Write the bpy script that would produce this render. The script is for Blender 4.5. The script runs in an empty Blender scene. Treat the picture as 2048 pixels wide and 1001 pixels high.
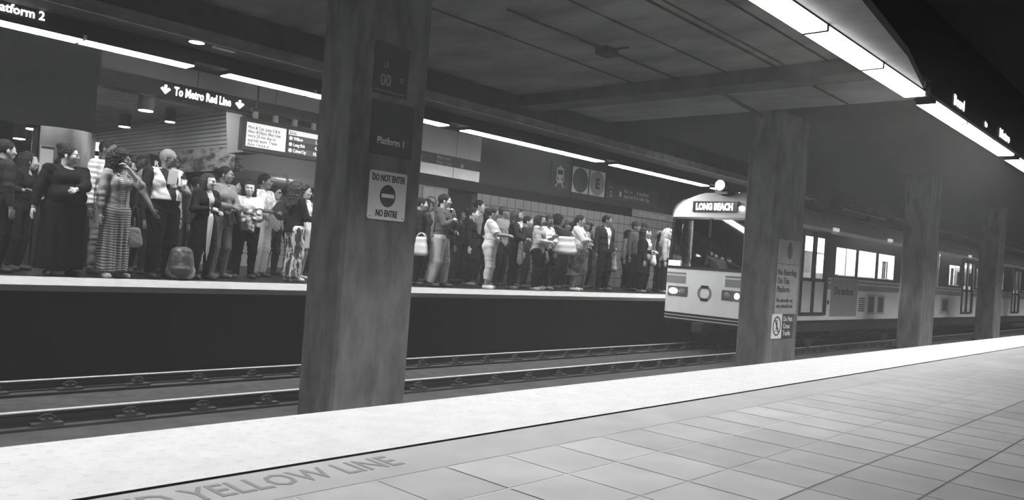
import bpy, math, random
import numpy as np
from mathutils import Vector, Matrix
R = math.radians
random.seed(7)
sc = bpy.context.scene
COL = sc.collection

# ------------------------------------------------------------------ camera, world, exposure
cd = bpy.data.cameras.new('camera'); cam = bpy.data.objects.new('camera', cd); COL.objects.link(cam)
cd.sensor_width = 36.0; cd.lens = 1601.5 / 2048 * 36; cd.clip_start = 0.05; cd.clip_end = 200
_F = Vector((0.73649953, 0.67635997, 0.01027761)); _R = Vector((0.67412584, -0.73515247, 0.07145073)); _U = Vector((-0.05588202, 0.04569503, 0.99739118))
cam.matrix_world = Matrix(((_R.x, _U.x, -_F.x, 0), (_R.y, _U.y, -_F.y, 0), (_R.z, _U.z, -_F.z, 0.62), (0, 0, 0, 1)))
sc.camera = cam
wd = bpy.data.worlds.new('world'); sc.world = wd; wd.use_nodes = True
wd.node_tree.nodes['Background'].inputs[0].default_value = (1, 1, 1, 1)
wd.node_tree.nodes['Background'].inputs[1].default_value = 0.03
vs = sc.view_settings; vs.view_transform = 'Standard'; vs.look = 'None'; vs.exposure = 0.0; vs.gamma = 1.0; vs.use_curve_mapping = False
sc.cycles.max_bounces = 7; sc.cycles.diffuse_bounces = 5; sc.cycles.glossy_bounces = 3; sc.cycles.transparent_max_bounces = 8
sc.cycles.caustics_reflective = False; sc.cycles.caustics_refractive = False
sc.cycles.sample_clamp_indirect = 4.0
W_NEAR = 70.0            # watts of each near lamp, whose louvre cuts the beam 22 degrees below the horizontal
L_NEAR, L_FAR, L_HALL = 6.0, 54.0, 22.0

# ------------------------------------------------------------------ materials (a black and white photograph: every tone is grey)
MATS = {}
def mat(name, v=0.5, rough=0.7, metal=0.0, spec=0.3, var=0.0, scale=4.0, bump=0.0, bscale=40.0, v2=None, stretch=(1, 1, 1), sharp=(0.35, 0.65)):
    if name in MATS: return MATS[name]
    m = bpy.data.materials.new(name); m.use_nodes = True; nt = m.node_tree; b = nt.nodes['Principled BSDF']
    b.inputs['Base Color'].default_value = (v, v, v, 1); b.inputs['Roughness'].default_value = rough
    b.inputs['Metallic'].default_value = metal; b.inputs['Specular IOR Level'].default_value = spec
    if var or bump or v2 is not None:
        tc = nt.nodes.new('ShaderNodeTexCoord'); mp = nt.nodes.new('ShaderNodeMapping'); mp.inputs['Scale'].default_value = stretch
        nt.links.new(tc.outputs['Object'], mp.inputs[0])
        if var or v2 is not None:
            n = nt.nodes.new('ShaderNodeTexNoise'); n.inputs['Scale'].default_value = scale; n.inputs['Detail'].default_value = 5; n.inputs['Roughness'].default_value = 0.6
            r = nt.nodes.new('ShaderNodeValToRGB'); nt.links.new(mp.outputs[0], n.inputs[0]); nt.links.new(n.outputs[0], r.inputs[0]); nt.links.new(r.outputs[0], b.inputs['Base Color'])
            lo, hi = (v * (1 - var), v * (1 + var)) if v2 is None else (v, v2)
            r.color_ramp.elements[0].position = sharp[0]; r.color_ramp.elements[1].position = sharp[1]
            r.color_ramp.elements[0].color = (lo, lo, lo, 1); r.color_ramp.elements[1].color = (hi, hi, hi, 1)
        if bump:
            n2 = nt.nodes.new('ShaderNodeTexNoise'); n2.inputs['Scale'].default_value = bscale; n2.inputs['Detail'].default_value = 4
            bp = nt.nodes.new('ShaderNodeBump'); bp.inputs['Strength'].default_value = bump; bp.inputs['Distance'].default_value = 0.01
            nt.links.new(mp.outputs[0], n2.inputs[0]); nt.links.new(n2.outputs[0], bp.inputs['Height']); nt.links.new(bp.outputs[0], b.inputs['Normal'])
    MATS[name] = m; return m
def emit(name, s, v=1.0, base=.8):
    if name in MATS: return MATS[name]
    m = bpy.data.materials.new(name); m.use_nodes = True; b = m.node_tree.nodes['Principled BSDF']
    b.inputs['Base Color'].default_value = (v * base,) * 3 + (1,); b.inputs['Emission Color'].default_value = (v, v, v, 1); b.inputs['Emission Strength'].default_value = s
    MATS[name] = m; return m
def glass(name, tint=0.9, gloss=0.08, rough=0.02):
    if name in MATS: return MATS[name]
    m = bpy.data.materials.new(name); m.use_nodes = True; nt = m.node_tree; nt.nodes.clear()
    o = nt.nodes.new('ShaderNodeOutputMaterial'); mx = nt.nodes.new('ShaderNodeMixShader'); t = nt.nodes.new('ShaderNodeBsdfTransparent'); g = nt.nodes.new('ShaderNodeBsdfGlossy')
    t.inputs[0].default_value = (tint,) * 3 + (1,); g.inputs['Roughness'].default_value = rough; mx.inputs[0].default_value = gloss
    nt.links.new(t.outputs[0], mx.inputs[1]); nt.links.new(g.outputs[0], mx.inputs[2]); nt.links.new(mx.outputs[0], o.inputs[0])
    MATS[name] = m; return m
def stripes(name, a, b_, freq, axis=2, duty=0.5, rough=0.8, wob=0.0, blend=0.06):
    """bands of two tones along an axis of the object"""
    if name in MATS: return MATS[name]
    m = bpy.data.materials.new(name); m.use_nodes = True; nt = m.node_tree; b = nt.nodes['Principled BSDF']; b.inputs['Roughness'].default_value = rough; b.inputs['Specular IOR Level'].default_value = 0.25
    tc = nt.nodes.new('ShaderNodeTexCoord'); sp = nt.nodes.new('ShaderNodeSeparateXYZ'); nt.links.new(tc.outputs['Object'], sp.inputs[0])
    src = sp.outputs[axis]
    if wob:
        n = nt.nodes.new('ShaderNodeTexNoise'); n.inputs['Scale'].default_value = 3.0; nt.links.new(tc.outputs['Object'], n.inputs[0])
        ma = nt.nodes.new('ShaderNodeMath'); ma.operation = 'MULTIPLY_ADD'; ma.inputs[1].default_value = wob; nt.links.new(n.outputs[0], ma.inputs[0]); nt.links.new(src, ma.inputs[2]); src = ma.outputs[0]
    mu = nt.nodes.new('ShaderNodeMath'); mu.operation = 'MULTIPLY'; mu.inputs[1].default_value = freq; nt.links.new(src, mu.inputs[0])
    fr = nt.nodes.new('ShaderNodeMath'); fr.operation = 'FRACT'; nt.links.new(mu.outputs[0], fr.inputs[0])
    r = nt.nodes.new('ShaderNodeValToRGB'); nt.links.new(fr.outputs[0], r.inputs[0]); nt.links.new(r.outputs[0], b.inputs['Base Color'])
    r.color_ramp.elements[0].position = max(0, duty - blend); r.color_ramp.elements[1].position = min(1, duty + blend)
    r.color_ramp.elements[0].color = (a, a, a, 1); r.color_ramp.elements[1].color = (b_, b_, b_, 1)
    MATS[name] = m; return m
def grid_mat(name, tile, line, px, pz, w=0.012, ax=(0, 2), rough=0.3, ox=0.0, oz=0.0, var=0.08):
    if name in MATS: return MATS[name]
    m = bpy.data.materials.new(name); m.use_nodes = True; nt = m.node_tree; b = nt.nodes['Principled BSDF']; b.inputs['Roughness'].default_value = rough; b.inputs['Specular IOR Level'].default_value = 0.4
    tc = nt.nodes.new('ShaderNodeTexCoord'); sp = nt.nodes.new('ShaderNodeSeparateXYZ'); nt.links.new(tc.outputs['Object'], sp.inputs[0])
    outs = []
    for a, p, o_ in ((ax[0], px, ox), (ax[1], pz, oz)):
        if not p: continue
        s = nt.nodes.new('ShaderNodeMath'); s.operation = 'MULTIPLY_ADD'; s.inputs[1].default_value = 1 / p; s.inputs[2].default_value = -o_ / p + 100; nt.links.new(sp.outputs[a], s.inputs[0])
        f = nt.nodes.new('ShaderNodeMath'); f.operation = 'FRACT'; nt.links.new(s.outputs[0], f.inputs[0])
        g = nt.nodes.new('ShaderNodeMath'); g.operation = 'LESS_THAN'; g.inputs[1].default_value = w / p; nt.links.new(f.outputs[0], g.inputs[0]); outs.append(g.outputs[0])
    src = outs[0]
    if len(outs) > 1:
        mx = nt.nodes.new('ShaderNodeMath'); mx.operation = 'MAXIMUM'; nt.links.new(outs[0], mx.inputs[0]); nt.links.new(outs[1], mx.inputs[1]); src = mx.outputs[0]
    n = nt.nodes.new('ShaderNodeTexNoise'); n.inputs['Scale'].default_value = 3; n.inputs['Detail'].default_value = 5; nt.links.new(tc.outputs['Object'], n.inputs[0])
    r = nt.nodes.new('ShaderNodeValToRGB'); r.color_ramp.elements[0].color = (tile * (1 - var),) * 3 + (1,); r.color_ramp.elements[1].color = (tile * (1 + var),) * 3 + (1,); r.color_ramp.elements[0].position = .3; r.color_ramp.elements[1].position = .7
    nt.links.new(n.outputs[0], r.inputs[0])
    mi = nt.nodes.new('ShaderNodeMix'); mi.data_type = 'RGBA'; nt.links.new(src, mi.inputs[0]); nt.links.new(r.outputs[0], mi.inputs[6]); mi.inputs[7].default_value = (line, line, line, 1)
    nt.links.new(mi.outputs[2], b.inputs['Base Color']); MATS[name] = m; return m

CONC = mat('concrete_ceiling', .19, .85, var=.25, scale=1.6, bump=.15, bscale=20, stretch=(1, .5, 1))
COLM = mat('concrete_column', .115, .8, var=.35, scale=3.2, bump=.4, bscale=22, stretch=(1.6, 1.6, .55))
DARKC = mat('dark_concrete', .06, .9, var=.3, scale=2)
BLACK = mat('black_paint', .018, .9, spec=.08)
BLACKG = mat('black_gloss', .02, .15, spec=.5)
TRACKC = mat('track_concrete', .065, .85, var=.3, scale=6, bump=.3)
STEEL = mat('stainless_steel', .40, .42, metal=1.0, var=.08, scale=2, stretch=(1, 1, .2))
RAILT = mat('rail_head', .8, .45, metal=.35)
RAILD = mat('rail_web', .05, .6, metal=.3)
WHITEP = mat('white_paint', .75, .4)
SIGNW = mat('sign_white', .70, .45, var=.05, scale=8)
TACT = mat('tactile_paving', .20, .55, var=.07, scale=9, bump=.2, bscale=90)
LITN = emit('near_lamp', L_NEAR); LITF = emit('far_lamp', L_FAR); LETT = emit('lit_letter', 4.0)
HALLL = emit('hall_lamp', L_HALL)
GREYT = mat('sign_grey_text', .30, .6); DKTXT = mat('dark_text', .03, .6)

# ------------------------------------------------------------------ mesh helpers
class MB:
    def __init__(s): s.v = []; s.f = []
    def add(s, vs_, fs): n = len(s.v); s.v += [tuple(p) for p in vs_]; s.f += [tuple(i + n for i in f) for f in fs]; return s
    def box(s, x0, x1, y0, y1, z0, z1):
        return s.add([(x0, y0, z0), (x1, y0, z0), (x1, y1, z0), (x0, y1, z0), (x0, y0, z1), (x1, y0, z1), (x1, y1, z1), (x0, y1, z1)],
                     [(0, 3, 2, 1), (4, 5, 6, 7), (0, 1, 5, 4), (1, 2, 6, 5), (2, 3, 7, 6), (3, 0, 4, 7)])
    def prism(s, pts, z0, z1):
        n = len(pts); return s.add([(x, y, z0) for x, y in pts] + [(x, y, z1) for x, y in pts], [tuple(range(n))[::-1], tuple(range(n, 2 * n))] + [(i, (i + 1) % n, n + (i + 1) % n, n + i) for i in range(n)])
    def ext(s, pts, a, b, plane='xz'):
        """outline in a plane extruded along the third axis"""
        n = len(pts)
        q = {'xz': lambda p, t: (p[0], t, p[1]), 'yz': lambda p, t: (t, p[0], p[1])}[plane]
        return s.add([q(p, a) for p in pts] + [q(p, b) for p in pts], [tuple(range(n))[::-1], tuple(range(n, 2 * n))] + [(i, (i + 1) % n, n + (i + 1) % n, n + i) for i in range(n)])
    def tube(s, path, r, n=8, r2=None):
        path = [Vector(p) for p in path]; m = len(path); rs = [r + ((r2 if r2 is not None else r) - r) * i / max(1, m - 1) for i in range(m)] if not isinstance(r, (list, tuple)) else r
        V = []
        for i, p in enumerate(path):
            t = (path[min(i + 1, m - 1)] - path[max(i - 1, 0)]).normalized()
            a = t.cross(Vector((0, 0, 1)) if abs(t.z) < .9 else Vector((1, 0, 0))).normalized(); b = t.cross(a)
            V += [p + (a * math.cos(k * 2 * math.pi / n) + b * math.sin(k * 2 * math.pi / n)) * rs[i] for k in range(n)]
        F = [(i * n + k, i * n + (k + 1) % n, (i + 1) * n + (k + 1) % n, (i + 1) * n + k) for i in range(m - 1) for k in range(n)]
        F += [tuple(range(n))[::-1], tuple((m - 1) * n + k for k in range(n))]
        return s.add(V, F)
    def lathe(s, prof, c=(0, 0, 0), n=20):
        V = []; m = len(prof)
        for r, z in prof: V += [(c[0] + r * math.cos(k * 2 * math.pi / n), c[1] + r * math.sin(k * 2 * math.pi / n), c[2] + z) for k in range(n)]
        F = [(i * n + k, i * n + (k + 1) % n, (i + 1) * n + (k + 1) % n, (i + 1) * n + k) for i in range(m - 1) for k in range(n)]
        return s.add(V, F + [tuple(range(n))[::-1], tuple((m - 1) * n + k for k in range(n))])
    def ball(s, c, r, n=10):
        r = (r, r, r) if not isinstance(r, (list, tuple)) else r
        V = [(c[0], c[1], c[2] - r[2])]; 
        for i in range(1, n):
            a = -math.pi / 2 + math.pi * i / n
            V += [(c[0] + r[0] * math.cos(a) * math.cos(k * math.pi / n), c[1] + r[1] * math.cos(a) * math.sin(k * math.pi / n), c[2] + r[2] * math.sin(a)) for k in range(2 * n)]
        V.append((c[0], c[1], c[2] + r[2])); w = 2 * n; F = [(0, 1 + (k + 1) % w, 1 + k) for k in range(w)]
        F += [(1 + i * w + k, 1 + i * w + (k + 1) % w, 1 + (i + 1) * w + (k + 1) % w, 1 + (i + 1) * w + k) for i in range(n - 2) for k in range(w)]
        b = 1 + (n - 2) * w; F += [(b + k, b + (k + 1) % w, len(V) - 1) for k in range(w)]
        return s.add(V, F)
    def build(s, name, m, parent=None, smooth=False, bevel=0.0):
        me = bpy.data.meshes.new(name); me.from_pydata(s.v, [], s.f); me.materials.append(m); me.update()
        if smooth: me.polygons.foreach_set('use_smooth', [True] * len(me.polygons))
        o = bpy.data.objects.new(name, me); COL.objects.link(o)
        if parent is not None: o.parent = parent
        if bevel:
            md = o.modifiers.new('bevel', 'BEVEL'); md.width = bevel; md.segments = 2; md.limit_method = 'ANGLE'
        return o
def tag(o, label=None, cat=None, group=None, kind=None):
    if label: o['label'] = label
    if cat: o['category'] = cat
    if group: o['group'] = group
    if kind: o['kind'] = kind
    return o
def empty(name, loc, label, cat, group=None, rz=0.0, kind=None):
    o = bpy.data.objects.new(name, None); COL.objects.link(o); o.location = loc; o.rotation_euler = (0, 0, rz); o.empty_display_size = .1
    return tag(o, label, cat, group, kind)
def text(name, body, size, loc, m, parent=None, rot=(R(90), 0, 0), align='LEFT', off=0.0, depth=0.002, sx=1.0, space=1.0, line=1.0):
    cu = bpy.data.curves.new(name, 'FONT'); cu.body = body; cu.size = size; cu.align_x = align; cu.offset = off; cu.extrude = depth; cu.resolution_u = 2; cu.space_character = space; cu.space_line = line
    t = bpy.data.objects.new(name, cu); COL.objects.link(t); bpy.context.view_layer.update()
    me = bpy.data.meshes.new_from_object(t.evaluated_get(bpy.context.evaluated_depsgraph_get())); COL.objects.unlink(t); bpy.data.objects.remove(t)
    me.name = name; me.materials.clear(); me.materials.append(m); me.transform(Matrix.Diagonal((sx, 1, 1, 1)))
    o = bpy.data.objects.new(name, me); COL.objects.link(o); o.location = loc; o.rotation_euler = rot
    if parent is not None: o.parent = parent
    return o
def copy_tree(o, parent=None):
    c = o.copy(); COL.objects.link(c); c.parent = parent
    for ch in list(o.children): copy_tree(ch, c)
    return c
def struct(o, label=None, cat=None): return tag(o, label, cat, None, 'structure')

# ------------------------------------------------------------------ near platform
X0, X1 = -6.0, 62.0
YN, YS, YF, YW = 2.50, 1.944, 10.17, 13.6
def tile_floor():
    P = .2533; ox = 3.90 - P * 60; v = []; f = []; c = []
    rnd = random.Random(3)
    nx = 240; ny = 26
    def rect(x0, x1, y0, y1, z, g):
        n = len(v); v.extend([(x0, y0, z), (x1, y0, z), (x1, y1, z), (x0, y1, z)]); f.append((n, n + 1, n + 2, n + 3)); c.append(g)
    # tone of each joint line; strong dark joints every third module
    lx = [rnd.choice((.45, .47, .48, .47, .50)) for _ in range(nx + 1)]; ly = [rnd.choice((.45, .47, .48, .50)) for _ in range(ny + 1)]
    for i in range(nx + 1):
        k = i - 60
        if k % 3 == 0: lx[i] = rnd.choice((.20, .22, .30, .62)) if k < -3 or k > 3 else .20
        if k in (-8, -5, -11): lx[i] = .66
    y_of = lambda j: 1.69 - P * j
    for j, t in ((0, .45), (1, .66), (3, .16), (4, .17), (7, .16), (10, .16), (13, .16)): ly[j] = t
    J = .004
    # big slabs: three modules share a tone
    tone = {}
    for i in range(nx):
        for j in range(ny):
            key = ((i) // 3, (j + 0) // 3); tone.setdefault(key, .47 * rnd.uniform(.85, 1.10))
            g = tone[key] * rnd.uniform(.95, 1.05)
            rect(ox + i * P + J, ox + (i + 1) * P - J, y_of(j + 1) + J, y_of(j) - J, 0, g)
    for i in range(nx + 1): rect(ox + i * P - J, ox + i * P + J, y_of(ny), y_of(0), -.0012, lx[i] if True else 0)
    for j in range(ny + 1): rect(ox, ox + nx * P, y_of(j) - J, y_of(j) + J, -.0008, ly[j])
    # plain band between the tiles and the tactile strip, with its dark gap
    for i in range(0, nx, 6): rect(ox + i * P, ox + (i + 6) * P, y_of(0) + J, YS - .022, 0, .43 * rnd.uniform(.96, 1.03))
    rect(ox, ox + nx * P, YS - .022, YS, -.006, .10)
    me = bpy.data.meshes.new('floor'); me.from_pydata(v, [], f)
    at = me.attributes.new('tone', 'FLOAT', 'FACE'); at.data.foreach_set('value', c)
    m = bpy.data.materials.new('platform_tiles'); m.use_nodes = True; nt = m.node_tree; b = nt.nodes['Principled BSDF']; b.inputs['Roughness'].default_value = .62; b.inputs['Specular IOR Level'].default_value = .12
    a = nt.nodes.new('ShaderNodeAttribute'); a.attribute_name = 'tone'; tc = nt.nodes.new('ShaderNodeTexCoord')
    n = nt.nodes.new('ShaderNodeTexNoise'); n.inputs['Scale'].default_value = 5; n.inputs['Detail'].default_value = 8; nt.links.new(tc.outputs['Object'], n.inputs[0])
    r = nt.nodes.new('ShaderNodeMapRange'); r.inputs[1].default_value = .3; r.inputs[2].default_value = .7; r.inputs[3].default_value = .28; r.inputs[4].default_value = .35; nt.links.new(n.outputs[0], r.inputs[0])
    mu = nt.nodes.new('ShaderNodeMath'); mu.operation = 'MULTIPLY'; nt.links.new(a.outputs['Fac'], mu.inputs[0]); nt.links.new(r.outputs[0], mu.inputs[1]); nt.links.new(mu.outputs[0], b.inputs['Base Color'])
    me.materials.append(m); o = bpy.data.objects.new('floor', me); COL.objects.link(o)
    return o
fl = struct(tile_floor(), 'pale grey tiled floor of the near platform', 'platform floor')
b = MB().box(X0, X1, -5, YS, -1.2, -.008); b.build('slab', DARKC, fl)
# lettering set into the plain band along the edge
text('lettering', 'STAND BEHIND YELLOW LINE', .145, (.16, YS - .165, .0006), mat('floor_lettering', .06, .7), fl, rot=(0, 0, 0), off=.0015, depth=.0004, sx=.70)
# tactile strip with truncated domes
def tactile(name, y0, y1, xa, xb, dx0, dx1, pitch=.062, face=.12):
    m = MB(); m.box(xa, xb, y0, y1, -face, 0.0)
    ny = int((y1 - y0) / pitch)
    for i in range(int((dx1 - dx0) / pitch)):
        for j in range(ny):
            cx = dx0 + (i + .5) * pitch; cy = y0 + (j + .5) * (y1 - y0) / ny
            n = 8; V = [(cx + r * math.cos(k * math.pi / 4), cy + r * math.sin(k * math.pi / 4), z) for r, z in ((.012, 0.0), (.006, .0022)) for k in range(n)]
            m.add(V, [(k, (k + 1) % n, n + (k + 1) % n, n + k) for k in range(n)] + [tuple(range(n, 2 * n))])
    return m
ts = tactile('trim', YS, YN, X0, X1, -.6, 7.0).build('trim_1', TACT); struct(ts, 'bright tactile warning strip along the edge of the near platform', 'tactile strip')
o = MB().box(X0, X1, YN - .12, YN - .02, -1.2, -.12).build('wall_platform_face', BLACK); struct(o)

# ------------------------------------------------------------------ track bed and rails
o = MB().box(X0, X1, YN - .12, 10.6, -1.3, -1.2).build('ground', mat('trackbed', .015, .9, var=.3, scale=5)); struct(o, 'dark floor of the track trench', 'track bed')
o = MB().box(X0, X1, 5.3, 6.93, -1.2, -1.0).build('trim_2', mat('median_concrete', .08, .85, var=.25, scale=3, bump=.3)); struct(o, 'concrete median curb between the two tracks', 'curb')
def track(yc, lab):
    t = empty('railway_track', (0, yc, -1.2), lab, 'track')
    MB().box(X0, X1, -.30, .36, 0, .045).build('plinth', TRACKC, t)
    for s in (-1, 1):
        y = s * .8; m = MB()
        m.ext([(y - .07, .03), (y + .07, .03), (y + .07, .045), (y + .012, .06), (y + .012, .105), (y + .034, .115), (y + .034, .135), (y - .034, .135), (y - .034, .115), (y - .012, .105), (y - .012, .06), (y - .07, .045)], X0, X1, 'yz')
        r = m.build('rail', RAILD, t)
        MB().box(X0, X1, y - .033, y + .033, .1352, .143).build('rail_head', RAILT, r)
        MB().box(X0, X1, y - .2, y + .2, .0, .03).build('rail_bed', DARKC, t)
    pitch = .73
    proto = None
    for s in (-1, 1):
        for k in range(38):
            x = 1.1 + k * pitch
            if proto is None:
                m = MB(); m.box(-.13, .13, -.16, .16, .03, .055); m.box(-.05, .05, -.14, -.06, .055, .085); m.box(-.05, .05, .06, .14, .055, .085)
                m.tube([(0, -.11, .08), (0, -.11, .13)], .016, 6); m.tube([(0, .11, .08), (0, .11, .13)], .016, 6)
                m.tube([(-.07, -.10, .09), (-.03, -.12, .125), (.03, -.12, .125), (.07, -.10, .09)], .01, 6)
                proto = m.build('rail_fastener', mat('fastener_steel', .10, .5, metal=.4), t); proto.location = (x, s * .8, 0)
            else:
                c = proto.copy(); COL.objects.link(c); c.parent = t; c.location = (x, s * .8, 0)
    return t
track(8.765, 'far railway track with shiny rail heads, the one the train runs on')
track(3.9, 'near railway track hidden below the near platform edge')

# ------------------------------------------------------------------ far platform
FARF = mat('dark_terrazzo', .016, .4, var=.3, scale=8, spec=.3)
o = MB().box(X0, X1, YF + .42, 40, -.3, 0).build('floor.001', FARF); struct(o, 'dark floor of the far platform where the crowd waits', 'platform floor')
o = MB().ext([(10.13, -.14), (10.13, -.07), (10.27, 0), (YF + .42, 0), (YF + .42, -.14)], X0, X1, 'yz').build('trim_3', mat('tactile_far', .40, .55, var=.06, scale=8)); struct(o, 'pale edge strip of the far platform', 'tactile strip')
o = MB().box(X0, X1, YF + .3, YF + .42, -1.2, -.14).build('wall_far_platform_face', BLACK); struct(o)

# ------------------------------------------------------------------ ceilings, soffits
struct(MB().box(13.1, X1, 2.56, 10.6, 3.5, 3.7).build('ceiling.004', mat('black_ceiling', .03, .95, spec=.1)), 'darker ceiling over the tracks further on', 'ceiling')  # track ceiling continued in a darker tone past the second column
m = MB(); m.box(X0, 13.1, 2.56, 10.6, 3.5, 3.7); ce = struct(m.build('ceiling', CONC), 'concrete ceiling over the tracks', 'ceiling')
for y in (4.15, 4.72, 5.6, 7.2): MB().box(X0, 10.38, y, y + .018, 3.485, 3.5).build('formwork_joint', DARKC, ce)
o = MB().box(10.35, 10.85, 2.8, 9.6, 3.30, 3.5).build('trim_4', DARKC); struct(o, 'dark cross beam under the concrete ceiling', 'beam')
o = MB().box(X0, X1, -5, 2.5, 3.5, 3.7).build('ceiling.001', BLACK); struct(o, 'dark ceiling over the near platform', 'ceiling')
o = MB().prism([(X0, 1.85), (5.67, 2.13), (7.6, 2.33), (8.9, 2.556), (X0, 2.556)], 2.68, 2.76).build('trim_5', mat('bulkhead_plaster', .30, .8, var=.1)); struct(o, 'concrete bulkhead beside the near row of lamps', 'bulkhead')
o = MB().box(X0, 8.95, 2.5, 2.55, 2.761, 3.5).box(8.95, X1, 2.5, 2.55, 2.64, 3.5).build('trim_6', BLACK); struct(o, 'black fascia that carries the lit letters over the near platform', 'fascia')
o = MB().box(X0, X1, 9.6, 10.35, 3.08, 3.5).build('trim_7', mat('soffit_paint', .05, .8, var=.2)); struct(o, 'soffit above the edge of the far platform', 'soffit')
o = MB().box(X0, X1, 9.58, 9.62, 3.02, 3.16).build('trim_8', mat('tray_grey', .25, .7, var=.2)); struct(o, 'pale cable tray along the soffit', 'cable tray')
o = MB().box(X0, X1, 10.35, 10.62, 2.92, 3.5).build('trim_9', BLACK); struct(o, 'black fascia above the far row of lamps', 'fascia')
o = MB().box(X0, X1, 10.62, YW, 3.5, 3.7).build('ceiling.002', mat('far_ceiling', .05, .8)); struct(o, 'ceiling over the far platform', 'ceiling')
o = MB().box(X0, X1, -5.2, -5, -.1, 3.6).build('wall_near', mat('near_wall', .10, .8)); struct(o)
o = MB().box(X1, X1 + .2, -5, 14, -1.3, 3.6).build('wall_end', BLACK); struct(o)
# conduits and junction box on the ceiling
def cpath(x0, x1, y): return [(x0, y, 3.475), (x1, y, 3.475)]
t = empty('ceiling_conduit', (0, 6.4, 0), 'thin conduit with a junction box on the concrete ceiling', 'conduit')
MB().tube([(6.6, -.0, 3.47), (10.35, 0, 3.47)], .016, 6).build('pipe', DARKC, t)
MB().box(8.42, 8.68, -.10, .10, 3.40, 3.5).build('junction_box', DARKC, t, bevel=.01)
MB().tube([(8.55, 0, 3.47), (8.55, -.35, 3.47)], .014, 6).build('pipe', DARKC, t)
t = MB().tube([(3, 4.85, 3.48), (13.0, 4.85, 3.48)], .014, 6).build('ceiling_conduit', DARKC); tag(t, 'straight thin conduit on the ceiling nearer the bright lamps', 'conduit')
t = MB().tube([(11.0, 6.2, 3.47), (12.2, 6.3, 3.44), (13.2, 6.35, 3.40)], .03, 6).build('ceiling_conduit', DARKC); tag(t, 'short dark conduit on the ceiling reaching the no boarding column', 'conduit')

# ------------------------------------------------------------------ linear lamps
def lamp_row(y0, y1, z, spans, mat_, grp, labs, housing_z, name='linear_lamp', lip=0):
    for (xa, xb), lb in zip(spans, labs):
        t = empty(name, ((xa + xb) / 2, (y0 + y1) / 2, z), lb, 'lamp', grp)
        h = (xb - xa) / 2 - .016; w = (y1 - y0) / 2
        MB().box(-h, h, -w, w, 0.0, .045 if lip else .012).build('diffuser', mat_, t)
        MB().box(-h, h, -w - (0 if lip else .02), w + .02, .0455 if lip else .0125, housing_z - z).build('housing', BLACK, t)
        for e in (-1, 1):
            if lip: MB().box(e * (h + .007) - .006, e * (h + .007) + .006, -w - .001, w + .001, -.001, .05).build('end_cap', BLACK, t)
        if lip:
            ld = bpy.data.lights.new('louvred_light', 'AREA'); ld.shape = 'RECTANGLE'; ld.size = 2 * h; ld.size_y = 2 * w; ld.energy = W_NEAR; ld.spread = R(136)
            lo = bpy.data.objects.new('louvred_light', ld); COL.objects.link(lo); lo.parent = t; lo.location = (0, 0, -.004)
near = []
for k in range(-2, 14):
    base = 5.0 + 4.37 * k
    near += [(base + 0, base + 1.33), (base + 1.34, base + 2.67), (base + 2.68, base + 4.0)]
near = [(a, b_) for a, b_ in near if -6 < a < 56]
ordn = ['first', 'second', 'third', 'fourth', 'fifth', 'sixth', 'seventh', 'eighth', 'ninth', 'tenth', 'eleventh', 'twelfth']
vis = [s for s in near if s[1] > 5.3 and s[0] < 16]
rest = [s for s in near if s not in vis]
lamp_row(2.56, 2.76, 2.62, vis, LITN, 'bright linear lamps over the near platform edge', [f'blazing linear lamp above the near platform edge, {ordn[i]} of its row counted from the top' for i in range(len(vis))], 2.70, lip=.001)
lamp_row(2.56, 2.76, 2.62, rest, LITN, 'linear lamps of the near row beyond the frame', ['linear lamp of the near row outside the picture'] * len(rest), 2.70, lip=.001)
far = []
for k in range(-2, 11):
    b0 = 5.31 + 4.6 * k; far += [(b0, b0 + 1.37), (b0 + 1.38, b0 + 2.75), (b0 + 2.76, b0 + 4.13)]
far = [s for s in far if s[0] > -5 and s[0] < 24]
fv = [s for s in far if s[1] > 2.6 and s[0] < 19.5]; fr_ = [s for s in far if s not in fv]
lamp_row(10.35, 10.60, 2.85, fv, LITF, 'thin linear lamps over the far platform edge', [f'thin linear lamp above the far platform edge, {ordn[i] if i < 12 else "last"} from the Platform 2 letters' for i in range(len(fv))], 2.92)
lamp_row(10.35, 10.60, 2.85, fr_, LITF, 'linear lamps of the far row beyond the frame', ['linear lamp of the far row outside the picture'] * len(fr_), 2.92)
# round downlight and access hatch in the soffit
t = empty('downlight', (4.66, 9.98, 3.08), 'small round downlight glowing in the soffit above the far lamps', 'lamp')
MB().lathe([(.09, -.004), (.10, 0)], n=20).build('lens', emit('downlight', 14), t); MB().lathe([(.115, -.002), (.12, .0)], n=20).build('rim', BLACK, t)
t = MB().box(4.86, 5.16, 9.88, 9.98, 3.06, 3.08).build('vent_plate', mat('plate_grey', .35, .5)); tag(t, 'small grey plate beside the round downlight in the soffit', 'plate')

# ------------------------------------------------------------------ lit letters
t = empty('platform_sign', (2.50, 10.33, 2.97), 'lit white words Platform 2 on the black fascia', 'sign')
text('lettering', 'Platform 2', .14, (-.03, 0, 0.0), LETT, t, off=.003, sx=.93)
t = empty('overhead_sign', (9.8, 2.49, 2.69), 'lit white lettering above the near lamps, smeared bright against black', 'sign')
text('lettering', 'Board', .16, (0, 0, 0), LETT, t, off=.004, sx=1.15); text('lettering', 'to', .10, (1.45, 0, 0), LETT, t, off=.004, sx=1.3); text('lettering', 'Metro', .16, (2.25, 0, 0), LETT, t, off=.004, sx=1.5)

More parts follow.
